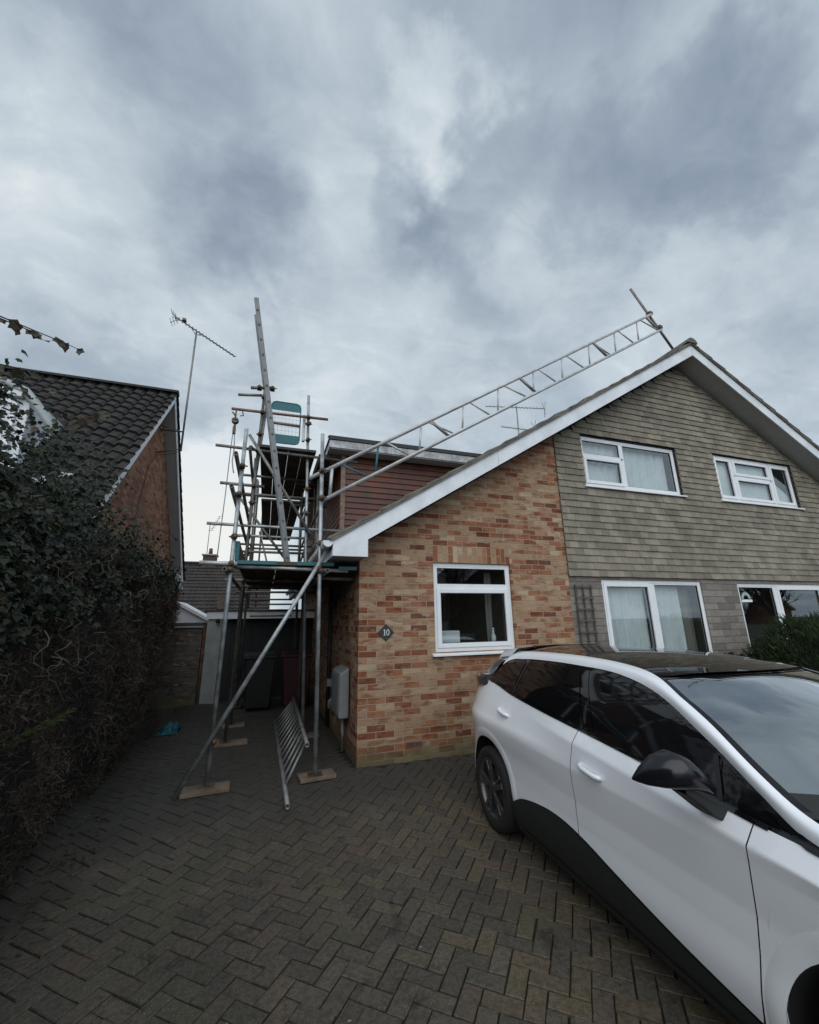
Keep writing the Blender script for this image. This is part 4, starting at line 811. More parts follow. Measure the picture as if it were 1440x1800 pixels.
fr = MB(); pts = [(-1.235, 4.62), (-1.21, 4.55), (-1.16, 4.53), (-.82, 4.53), (-.765, 4.55), (-.745, 4.62), (-.745, 5.22), (-.765, 5.28), (-.82, 5.30), (-1.16, 5.30), (-1.21, 5.28), (-1.235, 5.22), (-1.235, 4.62)]; fr.tube([(x, 1.643, z) for x, z in pts], .011, 8); GA.part(fr, 'frame', M['teal'])
ms = MB()
for i in range(1, 8): ms.tube([(-1.235 + i * .061, 1.642, 4.69), (-1.235 + i * .061, 1.642, 5.14)], .0016, 4)
for i in range(1, 6): ms.tube([(-1.235, 1.642, 4.69 + i * .075), (-.745, 1.642, 4.69 + i * .075)], .0016, 4)
GA.part(ms, 'mesh', M['galv_old']); GA.part(MB().box((-.70, 1.60, 4.60), (-.655, 1.66, 5.10)), 'hinge_post', M['galv'], .004)
# gin wheel and rope
PW = Thing('gin_wheel', 'gin wheel with a hanging rope at the scaffold tube end on the left', 'pulley', (-1.79, 1.55, 4.85))
wl = MB(); wl.lathe([(.02, -.02), (.055, -.022), (.045, 0), (.055, .022), (.02, .02)], (-1.775, 1.53, 4.78), (0, 1, 0), 18); wl.tube([(-1.775, 1.53, 4.98), (-1.775, 1.53, 4.78)], .012, 6); wl.box((-1.80, 1.50, 4.55), (-1.755, 1.56, 4.66)); PW.part(wl, 'wheel', M['coupler'])
hk = MB(); hk.tube([(-1.83, 1.55, 4.94), (-1.80, 1.53, 4.90), (-1.775, 1.53, 4.86)], .012, 6); hk.tube([(-1.68, 1.55, 4.97), (-1.66, 1.55, 4.90), (-1.71, 1.55, 4.89)], .010, 6); PW.part(hk, 'hook', M['coupler'])
PW.part(MB().tube([(-1.775, 1.53, 4.74), (-1.775, 1.53, 4.56)], .02, 6), 'block', M['coupler']); PW.part(MB().tube([(-1.79, 1.53, 4.62), (-1.80, 1.53, 4.3), (-1.81, 1.53, 3.5), (-1.83, 1.53, 2.75), (-1.835, 1.53, 2.5)], .008, 6), 'rope', M['rope']); PW.part(MB().tube([(-1.77, 1.53, 4.62), (-1.75, 1.53, 4.3), (-1.76, 1.53, 4.08), (-1.735, 1.53, 3.93), (-1.72, 1.53, 3.88)], .009, 6), 'rope', M['rope'])
# ladder beam lying on its side against the standards
LB = Thing('lying_ladder', 'dull aluminium ladder on its edge on the blocks, leaning on the standards', 'ladder', (-.7, .6, -.03))
a0, a1, b0, b1 = Vector((-.785, -.70, gz(-.7) + .035)), Vector((-.83, 2.69, -.005)), Vector((-.57, -.10, .285)), Vector((-.545, 2.7, .33))
LB.part(MB().pipe(a0, a1, .024), 'rail', M['alu_dull']); LB.part(MB().pipe(b0, b1, .024), 'rail', M['alu_dull'])
for i in range(13):
    t = .05 + i * .075; LB.part(MB().tube([a0.lerp(a1, .10 + .9 * t), b0.lerp(b1, .0 + t)], .014, 8), 'rung', M['alu_dull'])

# ------------------------------------------------------------------ hedge and ivy on the left
class Cards:
    def __init__(s, q): s.V = []; s.q = q; s.n = 0
    def add(s, arr): s.V.append(arr)             # (k, q, 3)
    def build(s, name, m, parent): 
        V = np.concatenate(s.V).reshape(-1, 3); F = np.arange(len(V)).reshape(-1, s.q); return fast_mesh(name, V, F, m, parent)
def frames(nrm):                                  # random tangent frames about given normals (k,3)
    k = len(nrm); r_ = rng.normal(size=(k, 3)); u = np.cross(nrm, r_); u /= np.linalg.norm(u, axis=1, keepdims=True) + 1e-9; return u, np.cross(nrm, u)
IVY = np.array([(0, -.5), (.28, -.42), (.55, -.12), (.30, .06), (.22, .55), (0, .25), (-.22, .55), (-.30, .06), (-.55, -.12), (-.28, -.42)])[[0, 1, 2, 3, 4, 5, 6, 7, 8, 9]]
IVY = np.array([(0, .64), (.24, .28), (.52, .10), (.40, -.14), (.30, -.42), (0, -.32), (-.30, -.42), (-.40, -.14), (-.52, .10), (-.24, .28)])
def ivy_cards(pts, nrm, size, droop=True):        # lobed leaves, slightly folded
    k = len(pts); nn = nrm + rng.normal(0, .55, (k, 3)); nn /= np.linalg.norm(nn, axis=1, keepdims=True)
    if droop:
        v = np.array([0, 0, -1.0]) - nn * nn[:, 2:3] * -1.0; v = v + rng.normal(0, .5, (k, 3)); v -= nn * (v * nn).sum(1, keepdims=True)
        v /= np.linalg.norm(v, axis=1, keepdims=True) + 1e-9; u = np.cross(v, nn)
    else: u, v = frames(nn)
    s_ = size[:, None, None]
    return pts[:, None, :] + s_ * (IVY[None, :, 0:1] * u[:, None, :] + IVY[None, :, 1:2] * v[:, None, :] - (np.abs(IVY[None, :, 0:1]) ** 2) * .7 * nn[:, None, :])
def quad_cards(pts, nrm, dirs, L, wd):            # thin needle or twig quads along dirs
    d = dirs / (np.linalg.norm(dirs, axis=1, keepdims=True) + 1e-9); s_ = np.cross(d, nrm); s_ /= np.linalg.norm(s_, axis=1, keepdims=True) + 1e-9
    L = L[:, None]; wd = wd[:, None]
    return np.stack([pts - s_ * wd, pts + s_ * wd, pts + d * L + s_ * wd * .25, pts + d * L - s_ * wd * .25], 1)
def fbm(p, f): return np.array([mnoise.fractal(Vector(q) * f, 1.0, 2.0, 4) for q in p])
# hedge profile: front face x as function of height, top height along y
def h_top(y): return np.interp(y, [-7, -3.2, -1.0, .3, 1.0, 2.2, 3.4, 4.4, 4.9], [2.6, 2.55, 2.6, 2.6, 2.5, 2.4, 2.3, 2.12, 1.9])
def h_front(y, z): return np.interp(z, [-.2, .5, 1.2, 1.9, 2.6, 3.1], [-2.60, -2.50, -2.46, -2.50, -2.62, -2.85]) + .04 * np.sin(2.3 * y) + .03 * np.sin(5.1 * y + 2 * z) - .16 * np.clip(np.asarray(y) - 2.4, 0, 3)
HG = Thing('hedge', 'tall bare brown conifer hedge along the left side of the drive', 'hedge', (-2.9, 0, -.15))
def hedge_core():
    mb = MB(); P = []
    for y in np.linspace(-7, 4.75, 80):
        row = []; zt = float(h_top(y)) - .25; zl = -.25 if y < 2.5 else min(1.45, -.25 + (y - 2.5) * 6)
        for t in np.linspace(0, 1, 26):
            if t < .7: z = zl + (zt - zl) * t / .7; x = float(h_front(y, z)) - .22
            else: u = (t - .7) / .3; z = zt - .05 * math.sin(u * 3.1); x = float(h_front(y, zt)) - .22 - u * .7
            q = Vector((x, y, z)); x += .10 * mnoise.fractal(q * 2.2, 1, 2, 3); row.append((x, y, z))
        zb = zl; row.append((row[-1][0], y, zb)); P.append(row)
    return mb.grid(P, True)
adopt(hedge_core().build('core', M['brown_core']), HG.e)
def face_points(k, y0, y1, zlo, zhi_f, depth):
    y = rng.uniform(y0, y1, k); z = zlo + (zhi_f(y) - zlo) * rng.uniform(0, 1, k)
    x = h_front(y, z) - rng.uniform(0, depth, k) ** 1.0; p = np.stack([x, y, z], 1)
    x2 = p[:, 0] + .16 * fbm(p, 1.7); p[:, 0] = x2; p = p[~((p[:, 1] > 2.55 + .35 * np.sin(9 * p[:, 2])) & (p[:, 2] < 1.5 + .12 * np.sin(8 * p[:, 1])))]; return p
tw = Cards(4)
for (k, y0, y1) in ((15000, -5.6, -1.0), (17000, -1.0, 4.7)):
    p = face_points(k, y0, y1, -.16, lambda y: h_top(y) - .25, .24); k = len(p); nrm = np.tile([1.0, -.25, .1], (k, 1)) + rng.normal(0, .5, (k, 3))
    d = rng.normal(0, 1, (k, 3)) * [.55, 1, 1] + [.35, 0, -.15]; tw.add(quad_cards(p, nrm, d, rng.uniform(.03, .16, k), rng.uniform(.0012, .0032, k)))
k = 26000; p = face_points(k, -5.6, 4.7, -.16, lambda y: h_top(y) - .2, .2); k = len(p); nrm = rng.normal(0, 1, (k, 3)); tw.add(quad_cards(p, nrm, rng.normal(0, 1, (k, 3)) + [.3, 0, 0], rng.uniform(.02, .06, k), rng.uniform(.003, .008, k)))
adopt(tw.build('twigs', M['twig'], None), HG.e)
k = 5200; p = face_points(k, -5.6, 4.7, .0, lambda y: h_top(y) - .2, .14); keep = fbm(p, 1.3) > .08; p = p[keep]; k = len(p)
gc = Cards(4); gc.add(quad_cards(p, rng.normal(0, 1, (k, 3)), rng.normal(0, 1, (k, 3)) + [.3, 0, .2], rng.uniform(.03, .08, k), rng.uniform(.003, .007, k))); adopt(gc.build('green_needles', M['conifer'], None), HG.e)
# reddish dead tips at the far end
k = 5000; p = face_points(k, 2.4, 4.8, 1.35, lambda y: h_top(y) + .05, .2); k = len(p); rc = Cards(4); rc.add(quad_cards(p, rng.normal(0, 1, (k, 3)), rng.normal(0, 1, (k, 3)) + [.2, 0, .5], rng.uniform(.03, .10, k), rng.uniform(.002, .006, k))); adopt(rc.build('russet_tips', mat('russet', (.085, .045, .030), .9, island=.4), None), HG.e)
# one fresh green sprig poking out
sp = Cards(4); base = np.array([-2.40, -2.10, .94]); tip = np.array([-2.31, -1.50, 1.01]); k = 300; t = rng.uniform(0, 1, k) ** .8; p = base + (tip - base) * t[:, None] + rng.normal(0, .010, (k, 3)) * (1.4 - t[:, None]); d = (tip - base) + rng.normal(0, .28, (k, 3)); sp.add(quad_cards(p, rng.normal(0, 1, (k, 3)), d, rng.uniform(.02, .06, k), rng.uniform(.002, .005, k))); adopt(sp.build('fresh_sprig', M['sprig'], None), HG.e)

IV = Thing('ivy', 'dark green ivy sprawling over the top of the brown hedge', 'ivy', (-2.9, 0, 1.5))
ic = Cards(10)
def iv_low(y): return np.interp(y, [-6, -2.6, -1.6, -.4, .6, 1.6, 3.0, 4.4], [1.35, 1.40, 1.45, 1.6, 1.75, 1.95, 2.05, 2.0])
def iv_top(y): return np.interp(y, [-6, -3.0, -2.2, -1.4, -.4, .3, 1.0, 2.0, 3.2, 4.4], [2.72, 2.66, 2.70, 2.80, 2.92, 2.88, 2.72, 2.52, 2.42, 2.22])
for (k, y0, y1, sz) in ((19000, -5.2, -.6, (.026, .055)), (13000, -.8, 4.5, (.025, .052))):
    y = rng.uniform(y0, y1, k); lo, hi = iv_low(y), iv_top(y); t = rng.beta(1.5, 1.1, k); z = lo + (hi - lo) * t
    over = np.clip((z - hi + .45) / .45, 0, 1); x = h_front(y, np.minimum(z, 2.7)) - rng.uniform(-.06, .22, k) - over * rng.uniform(0, .75, k); p = np.stack([x, y, z], 1)
    nz = fbm(p, 1.5); p[:, 0] += .26 * nz; p[:, 2] += .10 * nz; keep = (fbm(p, 2.6) > -.10 - .30 * t) ; p = p[keep]; nrm = np.tile([.8, -.35, .45], (len(p), 1)); ic.add(ivy_cards(p, nrm, rng.uniform(*sz, len(p))))
for i in range(22):                               # loose tufts on the skyline
    y = rng.uniform(-2.6, 1.6); z = float(iv_top(y)); k = 34; c = np.array([float(h_front(y, 2.6)) - rng.uniform(.05, .5), y, z + rng.uniform(-.08, .05)]); p = c + rng.normal(0, 1, (k, 3)) * [.14, .17, .10]; ic.add(ivy_cards(p, np.tile([.5, -.4, .6], (k, 1)), rng.uniform(.024, .05, k)))
for i in range(34):                               # thin sprays in front of the neighbour's dormer
    y = rng.uniform(-3.2, -.9); k = 26; c = np.array([float(h_front(y, 2.6)) - rng.uniform(.0, .35), y, float(iv_top(y)) + rng.uniform(.02, .34)]); p = c + rng.normal(0, 1, (k, 3)) * [.10, .16, .08]; ic.add(ivy_cards(p, np.tile([.5, -.5, .5], (k, 1)), rng.uniform(.022, .05, k)))
adopt(ic.build('foliage', M['ivy'], None), IV.e)
for i in range(70):
    y = rnd.uniform(-2.9, 2.2); z = rnd.uniform(1.2, 2.3); p = Vector((float(h_front(y, z)) + .03, y, z)); pts = [p]; d = Vector((.1, rnd.uniform(-1, 1), rnd.uniform(-.6, .9))).normalized()
    for j in range(rnd.randint(5, 10)):
        d = (d + Vector((rnd.gauss(0, .25), rnd.gauss(0, .5), rnd.gauss(0, .5) - .12))).normalized(); p = p + d * rnd.uniform(.03, .06); p.x = float(h_front(p.y, p.z)) + .05 + rnd.uniform(-.02, .05); pts.append(p.copy())
    r_ = rnd.uniform(.0022, .005); vn = MB(); vn.tube(pts, [r_ * (1 - .6 * q / len(pts)) for q in range(len(pts))], 5); adopt(vn.build('stem', M['vine']), IV.e)
def shoot(pts, nleaf, s0, s1, seed):
    r_ = random.Random(seed); V_ = [Vector(p) for p in pts]; st = MB(); st.tube(V_, [.0045 - .003 * i / len(V_) for i in range(len(V_))], 5); lc = []
    for i in range(nleaf):
        t = (i + .5) / nleaf * (len(V_) - 1); a = int(t); p = V_[a].lerp(V_[min(a + 1, len(V_) - 1)], t - a); lc.append((p.x + r_.gauss(0, .008), p.y + r_.gauss(0, .008), p.z - r_.uniform(.005, .03)))
    lc = np.array(lc); nr = np.tile([.45, -.8, .3], (len(lc), 1)); return st, ivy_cards(lc, nr, np.array([r_.uniform(s0, s1) for _ in lc]))
for pts, nl, s0, s1, sd_ in (([(-2.5, -3.5, 2.86), (-2.42, -3.05, 2.985), (-2.40, -2.7, 3.14), (-2.40, -2.4, 3.28), (-2.40, -2.15, 3.39)], 9, .055, .095, 1), ([(-2.45, -3.4, 2.93), (-2.42, -2.95, 3.02), (-2.41, -2.62, 3.17)], 6, .04, .07, 2),
                             ([(-2.6, -2.9, 2.82), (-2.55, -2.6, 2.96), (-2.52, -2.35, 3.08)], 8, .04, .07, 3), ([(-2.6, -1.7, 3.0), (-2.55, -1.62, 3.12), (-2.5, -1.5, 3.22), (-2.45, -1.42, 3.30)], 7, .05, .085, 4), ([(-2.7, -.9, 2.95), (-2.65, -.62, 3.05), (-2.6, -.3, 3.06), (-2.55, 0, 3.0)], 9, .04, .06, 5), ([(-2.6, .4, 2.75), (-2.4, .6, 2.72), (-2.25, .9, 2.66)], 8, .035, .055, 6)):
    st, lf = shoot(pts, nl, s0, s1, sd_); sh_ = adopt(st.build('shoot', M['bark']), IV.e); lv = Cards(10); lv.add(lf); o_ = lv.build('shoot_leaves', M['ivy_brown'], None); o_.parent = sh_
# leaf litter at the hedge foot and dots on the drive
k = 900; y = rng.uniform(-3.6, 4.4, k); x = -2.5 + np.abs(rng.normal(0, .16, k)); pz = np.array([gz(v) + .004 for v in y]); ll = Cards(4); a = rng.uniform(0, 6.3, k); ll.add(quad_cards(np.stack([x, y, pz + .004], 1), np.tile([0, 0, 1.0], (k, 1)) + rng.normal(0, .2, (k, 3)), np.stack([np.cos(a), np.sin(a), rng.normal(0, .1, k)], 1), rng.uniform(.012, .05, k), rng.uniform(.002, .012, k)))
k = 260; y = rng.uniform(-3.8, -.2, k); x = rng.uniform(-2.3, 1.2, k); pz = np.array([gz(v) + .005 for v in y]); a = rng.uniform(0, 6.3, k); ll.add(quad_cards(np.stack([x, y, pz], 1), np.tile([0, 0, 1.0], (k, 1)), np.stack([np.cos(a), np.sin(a), a * 0], 1), rng.uniform(.006, .022, k), rng.uniform(.001, .005, k)))
tag(ll.build('leaf_litter', M['litter'], None), kind='stuff')
# crumpled blue tarpaulin by the hedge foot
mb = MB(); P = []
for i in range(26):
    row = []
    for j in range(18):
        x, y = -2.52 + i * .011, 2.45 + j * .03; r2 = ((i - 13) / 13) ** 2 + ((j - 9) / 9) ** 2; q = Vector((x * 9, y * 9, 1.3)); row.append((x + .02 * mnoise.noise(q * 1.3), y, -.025 + max(0, 1 - r2) * .10 + .05 * abs(mnoise.fractal(q, 1, 2, 3)) * (1 if r2 < 1.2 else .3)))
    P.append(row)
tag(mb.grid(P, False).build('tarpaulin', M['tarp']), 'crumpled blue tarpaulin lying at the foot of the hedge', 'tarpaulin')

# ------------------------------------------------------------------ planting before the right windows
def shrub(name, label, cat, c, rad, k, m, sz, leaf=False):
    T = Thing(name, label, cat, (c[0], c[1], gz(c[1]))); v = rng.normal(size=(k, 3)); v /= np.linalg.norm(v, axis=1, keepdims=True); r_ = rng.uniform(.55, 1.0, k) ** .5; lump = 1 + .28 * fbm(v + np.array(c), 1.8)
    p = np.array(c) + v * np.array(rad) * (r_ * lump)[:, None]; C_ = Cards(10 if leaf else 4)
    C_.add(ivy_cards(p, v, rng.uniform(sz[0], sz[1], k), False) if leaf else quad_cards(p, rng.normal(0, 1, (k, 3)), v + rng.normal(0, .5, (k, 3)) + [0, 0, .4], rng.uniform(sz[0], sz[1], k), rng.uniform(.004, .010, k)))
    adopt(C_.build('foliage', m, None), T.e); core = MB(); P = []
    for i in range(17):
        th = math.pi * i / 16; P.append([(c[0] + rad[0] * .72 * math.sin(th) * math.cos(a), c[1] + rad[1] * .72 * math.sin(th) * math.sin(a), c[2] + rad[2] * .72 * math.cos(th)) for a in np.linspace(0, 2 * math.pi, 22)])
    T.part(core.grid(P), 'core', M['brown_core']); T.part(MB().tube([(c[0], c[1], gz(c[1]) - .05), (c[0], c[1], c[2])], .04, 8), 'stem', M['bark'])
shrub('conifer_bush', 'dark green conifer bush in front of the right ground floor window', 'bush', (6.55, -1.2, .85), (1.05, .8, .62), 24000, M['conifer'], (.04, .11))
shrub('ground_ivy', 'low ivy shrub between the car roof and the grey stone wall', 'shrub', (5.1, -.85, .70), (.9, .4, .36), 2600, M['ivy'], (.04, .075), True)
shrub('ground_ivy', 'low leafy shrub under the conifer bush at the right edge', 'shrub', (6.2, -1.7, .5), (.9, .4, .40), 2200, M['ivy'], (.04, .075), True)

# ------------------------------------------------------------------ across the road: seen only as reflections in glass and paint
OH = Thing('opposite_house', 'brick house across the road seen only as a reflection', 'house', (6, -24, -.3))
OH.part(MB().poly([(10, -22, -.3), (21, -22, -.3), (21, -22, 2.6), (15.5, -22, 6.4), (10, -22, 2.6)], [(0, 1, 2, 3, 4)]), 'wall', M['dull_brick'])
for a, b_ in ((9.4, 15.5), (21.6, 15.5)):
    OH.part(MB().prism([(a, -21.6, 2.35), (b_, -21.6, 6.6), (b_, -21.6, 6.8), (a, -21.6, 2.55)], (0, -9, 0)), 'roof', M['roof_far']); OH.part(MB().prism([(a, -21.55, 2.3), (b_, -21.55, 6.55), (b_, -21.55, 6.8), (a, -21.55, 2.55)], (0, .04, 0)), 'bargeboard', M['white_old'])
OG = Thing('opposite_house', 'far brick gable across the road mirrored in the far right windows', 'house', (100, -56, -.3))
OG.part(MB().poly([(93, -55, -.3), (107, -55, -.3), (107, -55, 2.8), (100, -55, 7.0), (93, -55, 2.8)], [(0, 1, 2, 3, 4)]), 'wall', M['brick_red_x'])
for a in (92, 108): OG.part(MB().prism([(a, -54.6, 2.3), (100, -54.6, 7.1), (100, -54.6, 7.6), (a, -54.6, 2.8)], (0, -8, 0)), 'roof', M['white_old'])
def bare_tree(label, x, y, h, seed):
    T = Thing('bare_tree', label, 'tree', (x, y, -.3), 'bare trees across the road'); r_ = random.Random(seed); tr = MB(); br = MB()
    def grow(p, d, L, r0, lev, mb):
        pts = [p]; q = p
        for i in range(4):
            d = (d + Vector((r_.gauss(0, .13), r_.gauss(0, .13), .05))).normalized(); q = q + d * L / 4; pts.append(q)
        mb.tube(pts, [r0 * (1 - .4 * i / 4) for i in range(5)], 5 if lev else 8, False)
        if lev < 4:
            for _ in range(4 if lev else 5):
                t = r_.uniform(.35, 1); b_ = pts[min(4, int(t * 4))]; grow(b_, (d + Vector((r_.gauss(0, .6), r_.gauss(0, .6), r_.gauss(.1, .35)))).normalized(), L * r_.uniform(.5, .75), r0 * .5, lev + 1, br)
    grow(Vector((x, y, -.3)), Vector((0, 0, 1)), h * .42, .16, 0, tr); T.part(tr, 'trunk', M['bark']); T.part(br, 'crown', M['bark'])
bare_tree('bare tree across the road mirrored in the brick wall window', 8.0, -15.5, 9, 3); bare_tree('bare tree across the road mirrored in the right windows', 26, -10, 8, 5); bare_tree('second bare tree mirrored in the far right windows', 40, -22, 9, 8)

# ------------------------------------------------------------------ the white car
_th, _k = -.045, .015
fwv = Vector((math.sin(_th), -math.cos(_th), -_k)).normalized(); lfv = Vector((math.cos(_th), math.sin(_th), 0)).normalized(); upv = fwv.cross(lfv).normalized()
CAR = bpy.data.objects.new('parked_car', None); COL.objects.link(CAR)
CAR.matrix_world = Matrix(((fwv.x, lfv.x, upv.x, 1.778), (fwv.y, lfv.y, upv.y, -1.547), (fwv.z, lfv.z, upv.z, -.176), (0, 0, 0, 1)))
tag(CAR, 'white electric hatchback with black roof and black mirror parked on the drive', 'car')
ip = lambda x, a, b_: float(np.interp(x, a, b_))
def smooth_ip(x, a, b_):                           # monotone-ish cubic through the points
    i = max(0, min(len(a) - 2, int(np.searchsorted(a, x)) - 1)); h = a[i + 1] - a[i]; t = min(1, max(0, (x - a[i]) / h))
    def sl(j):
        if j == 0: return (b_[1] - b_[0]) / (a[1] - a[0])
        if j == len(a) - 1: return (b_[-1] - b_[-2]) / (a[-1] - a[-2])
        return (b_[j + 1] - b_[j - 1]) / (a[j + 1] - a[j - 1])
    m0, m1 = sl(i) * h, sl(i + 1) * h; return (2 * t ** 3 - 3 * t * t + 1) * b_[i] + (t ** 3 - 2 * t * t + t) * m0 + (-2 * t ** 3 + 3 * t * t) * b_[i + 1] + (t ** 3 - t * t) * m1
TH_, TT_ = [.10, .17, .28, .40, .55, .68, .78, .85, .885, .92, .98, 1.05, 1.15, 1.25, 1.33, 1.39, 1.43, 1.455, 1.475], [.80, .855, .893, .912, .906, .909, .923, .928, .920, .900, .870, .838, .793, .745, .695, .650, .605, .565, .50]
def hc(s): return smooth_ip(s, [-.75, -.3, 0, .5, 1.0, 1.4, 1.75, 2.2], [1.385, 1.455, 1.49, 1.518, 1.528, 1.520, 1.492, 1.42])
def belt(s): return smooth_ip(s, [-.75, -.17, .30, .75, 1.19, 1.74, 2.09, 2.28, 2.52, 3.0, 3.45], [1.13, 1.185, 1.135, 1.10, 1.075, 1.04, 1.01, .995, .983, .925, .80])
def Tw(s, h):
    h0_ = h
    if h > 1.0 and s < .9: h = h + (1.528 - hc(s)) * min(1, (h - 1.0) / .42)
    t = smooth_ip(min(h, 1.475), TH_, TT_)
    if .5 < s and .55 < h0_ < belt(s):
        bl = belt(s); tb = smooth_ip(bl, TH_, TT_); cr = bl - .088; w_ = min(1, max(0, (s - .5) / .7)); w_ = w_ * w_ * (3 - 2 * w_)
        t2 = ip(h0_, [.55, .66, .76, .84, cr, bl], [.9065, .905, .914, .920, tb + .064, tb]); t += (t2 - t) * w_
    if s < -.05: t *= 1 - .30 * ((-.05 - s) / .72) ** 2.2
    if s > 2.65: t *= 1 - .22 * ((s - 2.65) / .85) ** 2
    return t
def wtop(s): return smooth_ip(s, [-.17, -.02, .23, .6, .97, 1.38, 1.72, 2.07, 2.3, 2.45, 2.56], [1.195, 1.36, 1.405, 1.425, 1.43, 1.42, 1.36, 1.21, 1.085, 1.008, .985])
def apil(s): return smooth_ip(s, [1.60, 1.72, 2.04, 2.28, 2.44, 2.62], [1.455, 1.415, 1.285, 1.152, 1.075, 1.03])
RA, HB = .405, .325
def arch(s, c): return HB + math.sqrt(max(0, RA * RA - (s - c) ** 2))
def cladt(s): return smooth_ip(s, [.30, .43, .55, .81, 1.03, 1.25, 1.47, 1.88, 2.19, 2.36], [.30, .385, .44, .49, .50, .475, .43, .345, .295, .27])
CARP = []
def car_part(mb, name, m, mirror=True, parent=None, both=False, bevel=0):
    o = mb.build(name, m, parent or CAR, bevel, True)
    if mirror:
        q = MB(); q.v = [(x, -y, z) for x, y, z in mb.v]; q.f = [f[::-1] for f in mb.f]; q.sm = list(mb.sm); q.build(name, m, parent or CAR, bevel, True)
    return o
def patch(sl, sr, lo, hi, nu=40, nv=14, off=0.0, T=None):
    P = []
    for i in range(nu + 1):
        row = []
        for j in range(nv + 1):
            v = j / nv; a = sl(v) if callable(sl) else sl; b_ = sr(v) if callable(sr) else sr; s = a + (b_ - a) * i / nu; h = lo(s) + (hi(s) - lo(s)) * v; row.append((s, -(Tw(s, h) + off), h))
        P.append(row)
    return MB().grid(P)
shutB = lambda v: 1.195 - .012 * math.sin(v * 3.14); shutA = lambda v: 2.20 + .085 * v ** .7
lo_r = lambda s: max(arch(s, 0), .30 if s < 0 else cladt(s)) if abs(s) < RA else (.31 if s < 0 else cladt(s))
G_ = .0026
body = car_part(patch(-.74, lambda v: shutB(v) - G_, lo_r, lambda s: belt(s) - .012, 110, 56), 'body', M['paint'])
car_part(patch(lambda v: shutB(v) + G_, lambda v: shutA(v) - G_, lambda s: cladt(s), lambda s: belt(s) - .012, 50, 56), 'front_door', M['paint'])
car_part(patch(lambda v: shutA(v) + G_, 3.42, lambda s: max(arch(s, 2.705), .27 if s < 2.6 else .2) if abs(s - 2.705) < RA else (.30 if s > 2.7 else .285), lambda s: belt(s) - .012, 90, 56), 'wing', M['paint'])
car_part(patch(.392, 2.318, lambda s: .165, lambda s: cladt(s) - .001, 60, 8, .010), 'sill_cladding', M['clad'])
car_part(patch(.46, 2.27, lambda s: .185, lambda s: .222, 60, 3, .020), 'sill_strip', M['clad'])
car_part(patch(-.74, -.385, lambda s: .20, lambda s: .305, 12, 4, -.004), 'rear_valance', M['clad'])
# lips of the wheel arches and raised flare
for c in (0.0, 2.705):
    lip = MB(); fl_ = MB(); P = []; Q = []
    for i in range(41):
        a = R(-8 + 196 * i / 40); s0, h0 = c + RA * math.cos(a), HB + RA * math.sin(a); h0 = max(h0, .26); t0 = Tw(s0, h0); P.append([(s0, -t0 - .001, h0), (s0, -t0 + .10, h0), (s0, -t0 + .30, h0)])
        row = []
        for kx, d in ((0, .0025), (.022, .006), (.055, .005), (.082, -.002)):
            s1, h1 = c + (RA + kx) * math.cos(a), HB + (RA + kx) * math.sin(a); row.append((s1, -Tw(s1, max(.2, h1)) - d, h1))
        Q.append(row)
    car_part(lip.grid(P), 'arch_liner', M['car_in']); car_part(fl_.grid(Q), 'arch_flare', M['paint'])
# side glass: black surround, then tinted panes a touch inside
car_part(patch(-.168, 2.55, lambda s: belt(s) - .014, lambda s: max(belt(s) - .012, wtop(s)), 110, 14, -.004), 'window_surround', M['gloss_black'])
wt2 = lambda s: max(belt(s) + .012, wtop(s) - .030); bt2 = lambda s: belt(s) + .008
for a, b_, nm in ((-.10, .30, 'quarter_glass'), (.325, lambda v: 1.16 - .20 * v, 'rear_door_glass'), (lambda v: 1.335 - .21 * v, 2.13, 'front_door_glass'), (2.155, 2.40, 'mirror_quarter_glass')):
    car_part(patch(a, b_, bt2, wt2, 40, 12, .0005), nm, M['gloss_black'])
car_part(patch(-.168, 2.34, lambda s: belt(s) - .014, lambda s: belt(s) + .003, 90, 2, .006), 'waist_strip', M['gloss_black'])
car_part(patch(2.22, 3.30, lambda s: max(belt(s) - .014, wtop(s) - .028), lambda s: max(belt(s) + .022, wtop(s) - .001), 60, 3, .008), 'bonnet_edge_strip', M['gloss_black'])
def ln(s0, h0, s1, h1, wd, off, nm, m):
    P = []
    for i in range(13):
        t = i / 12; s, h = s0 + (s1 - s0) * t, h0 + (h1 - h0) * t; P.append([(s - wd, -(Tw(s, h) + off), h), (s + wd, -(Tw(s, h) + off), h)])
    car_part(MB().grid(P), nm, m)
ln(1.185, 1.08, .985, 1.40, .045, .003, 'pillar_trim', M['gloss_black']); ln(1.30, 1.08, 1.09, 1.405, .028, .003, 'pillar_trim', M['gloss_black']); ln(.312, 1.14, .36, 1.40, .010, .004, 'pillar_trim', M['clad']); ln(2.145, 1.01, 2.10, 1.17, .012, .004, 'pillar_trim', M['clad'])
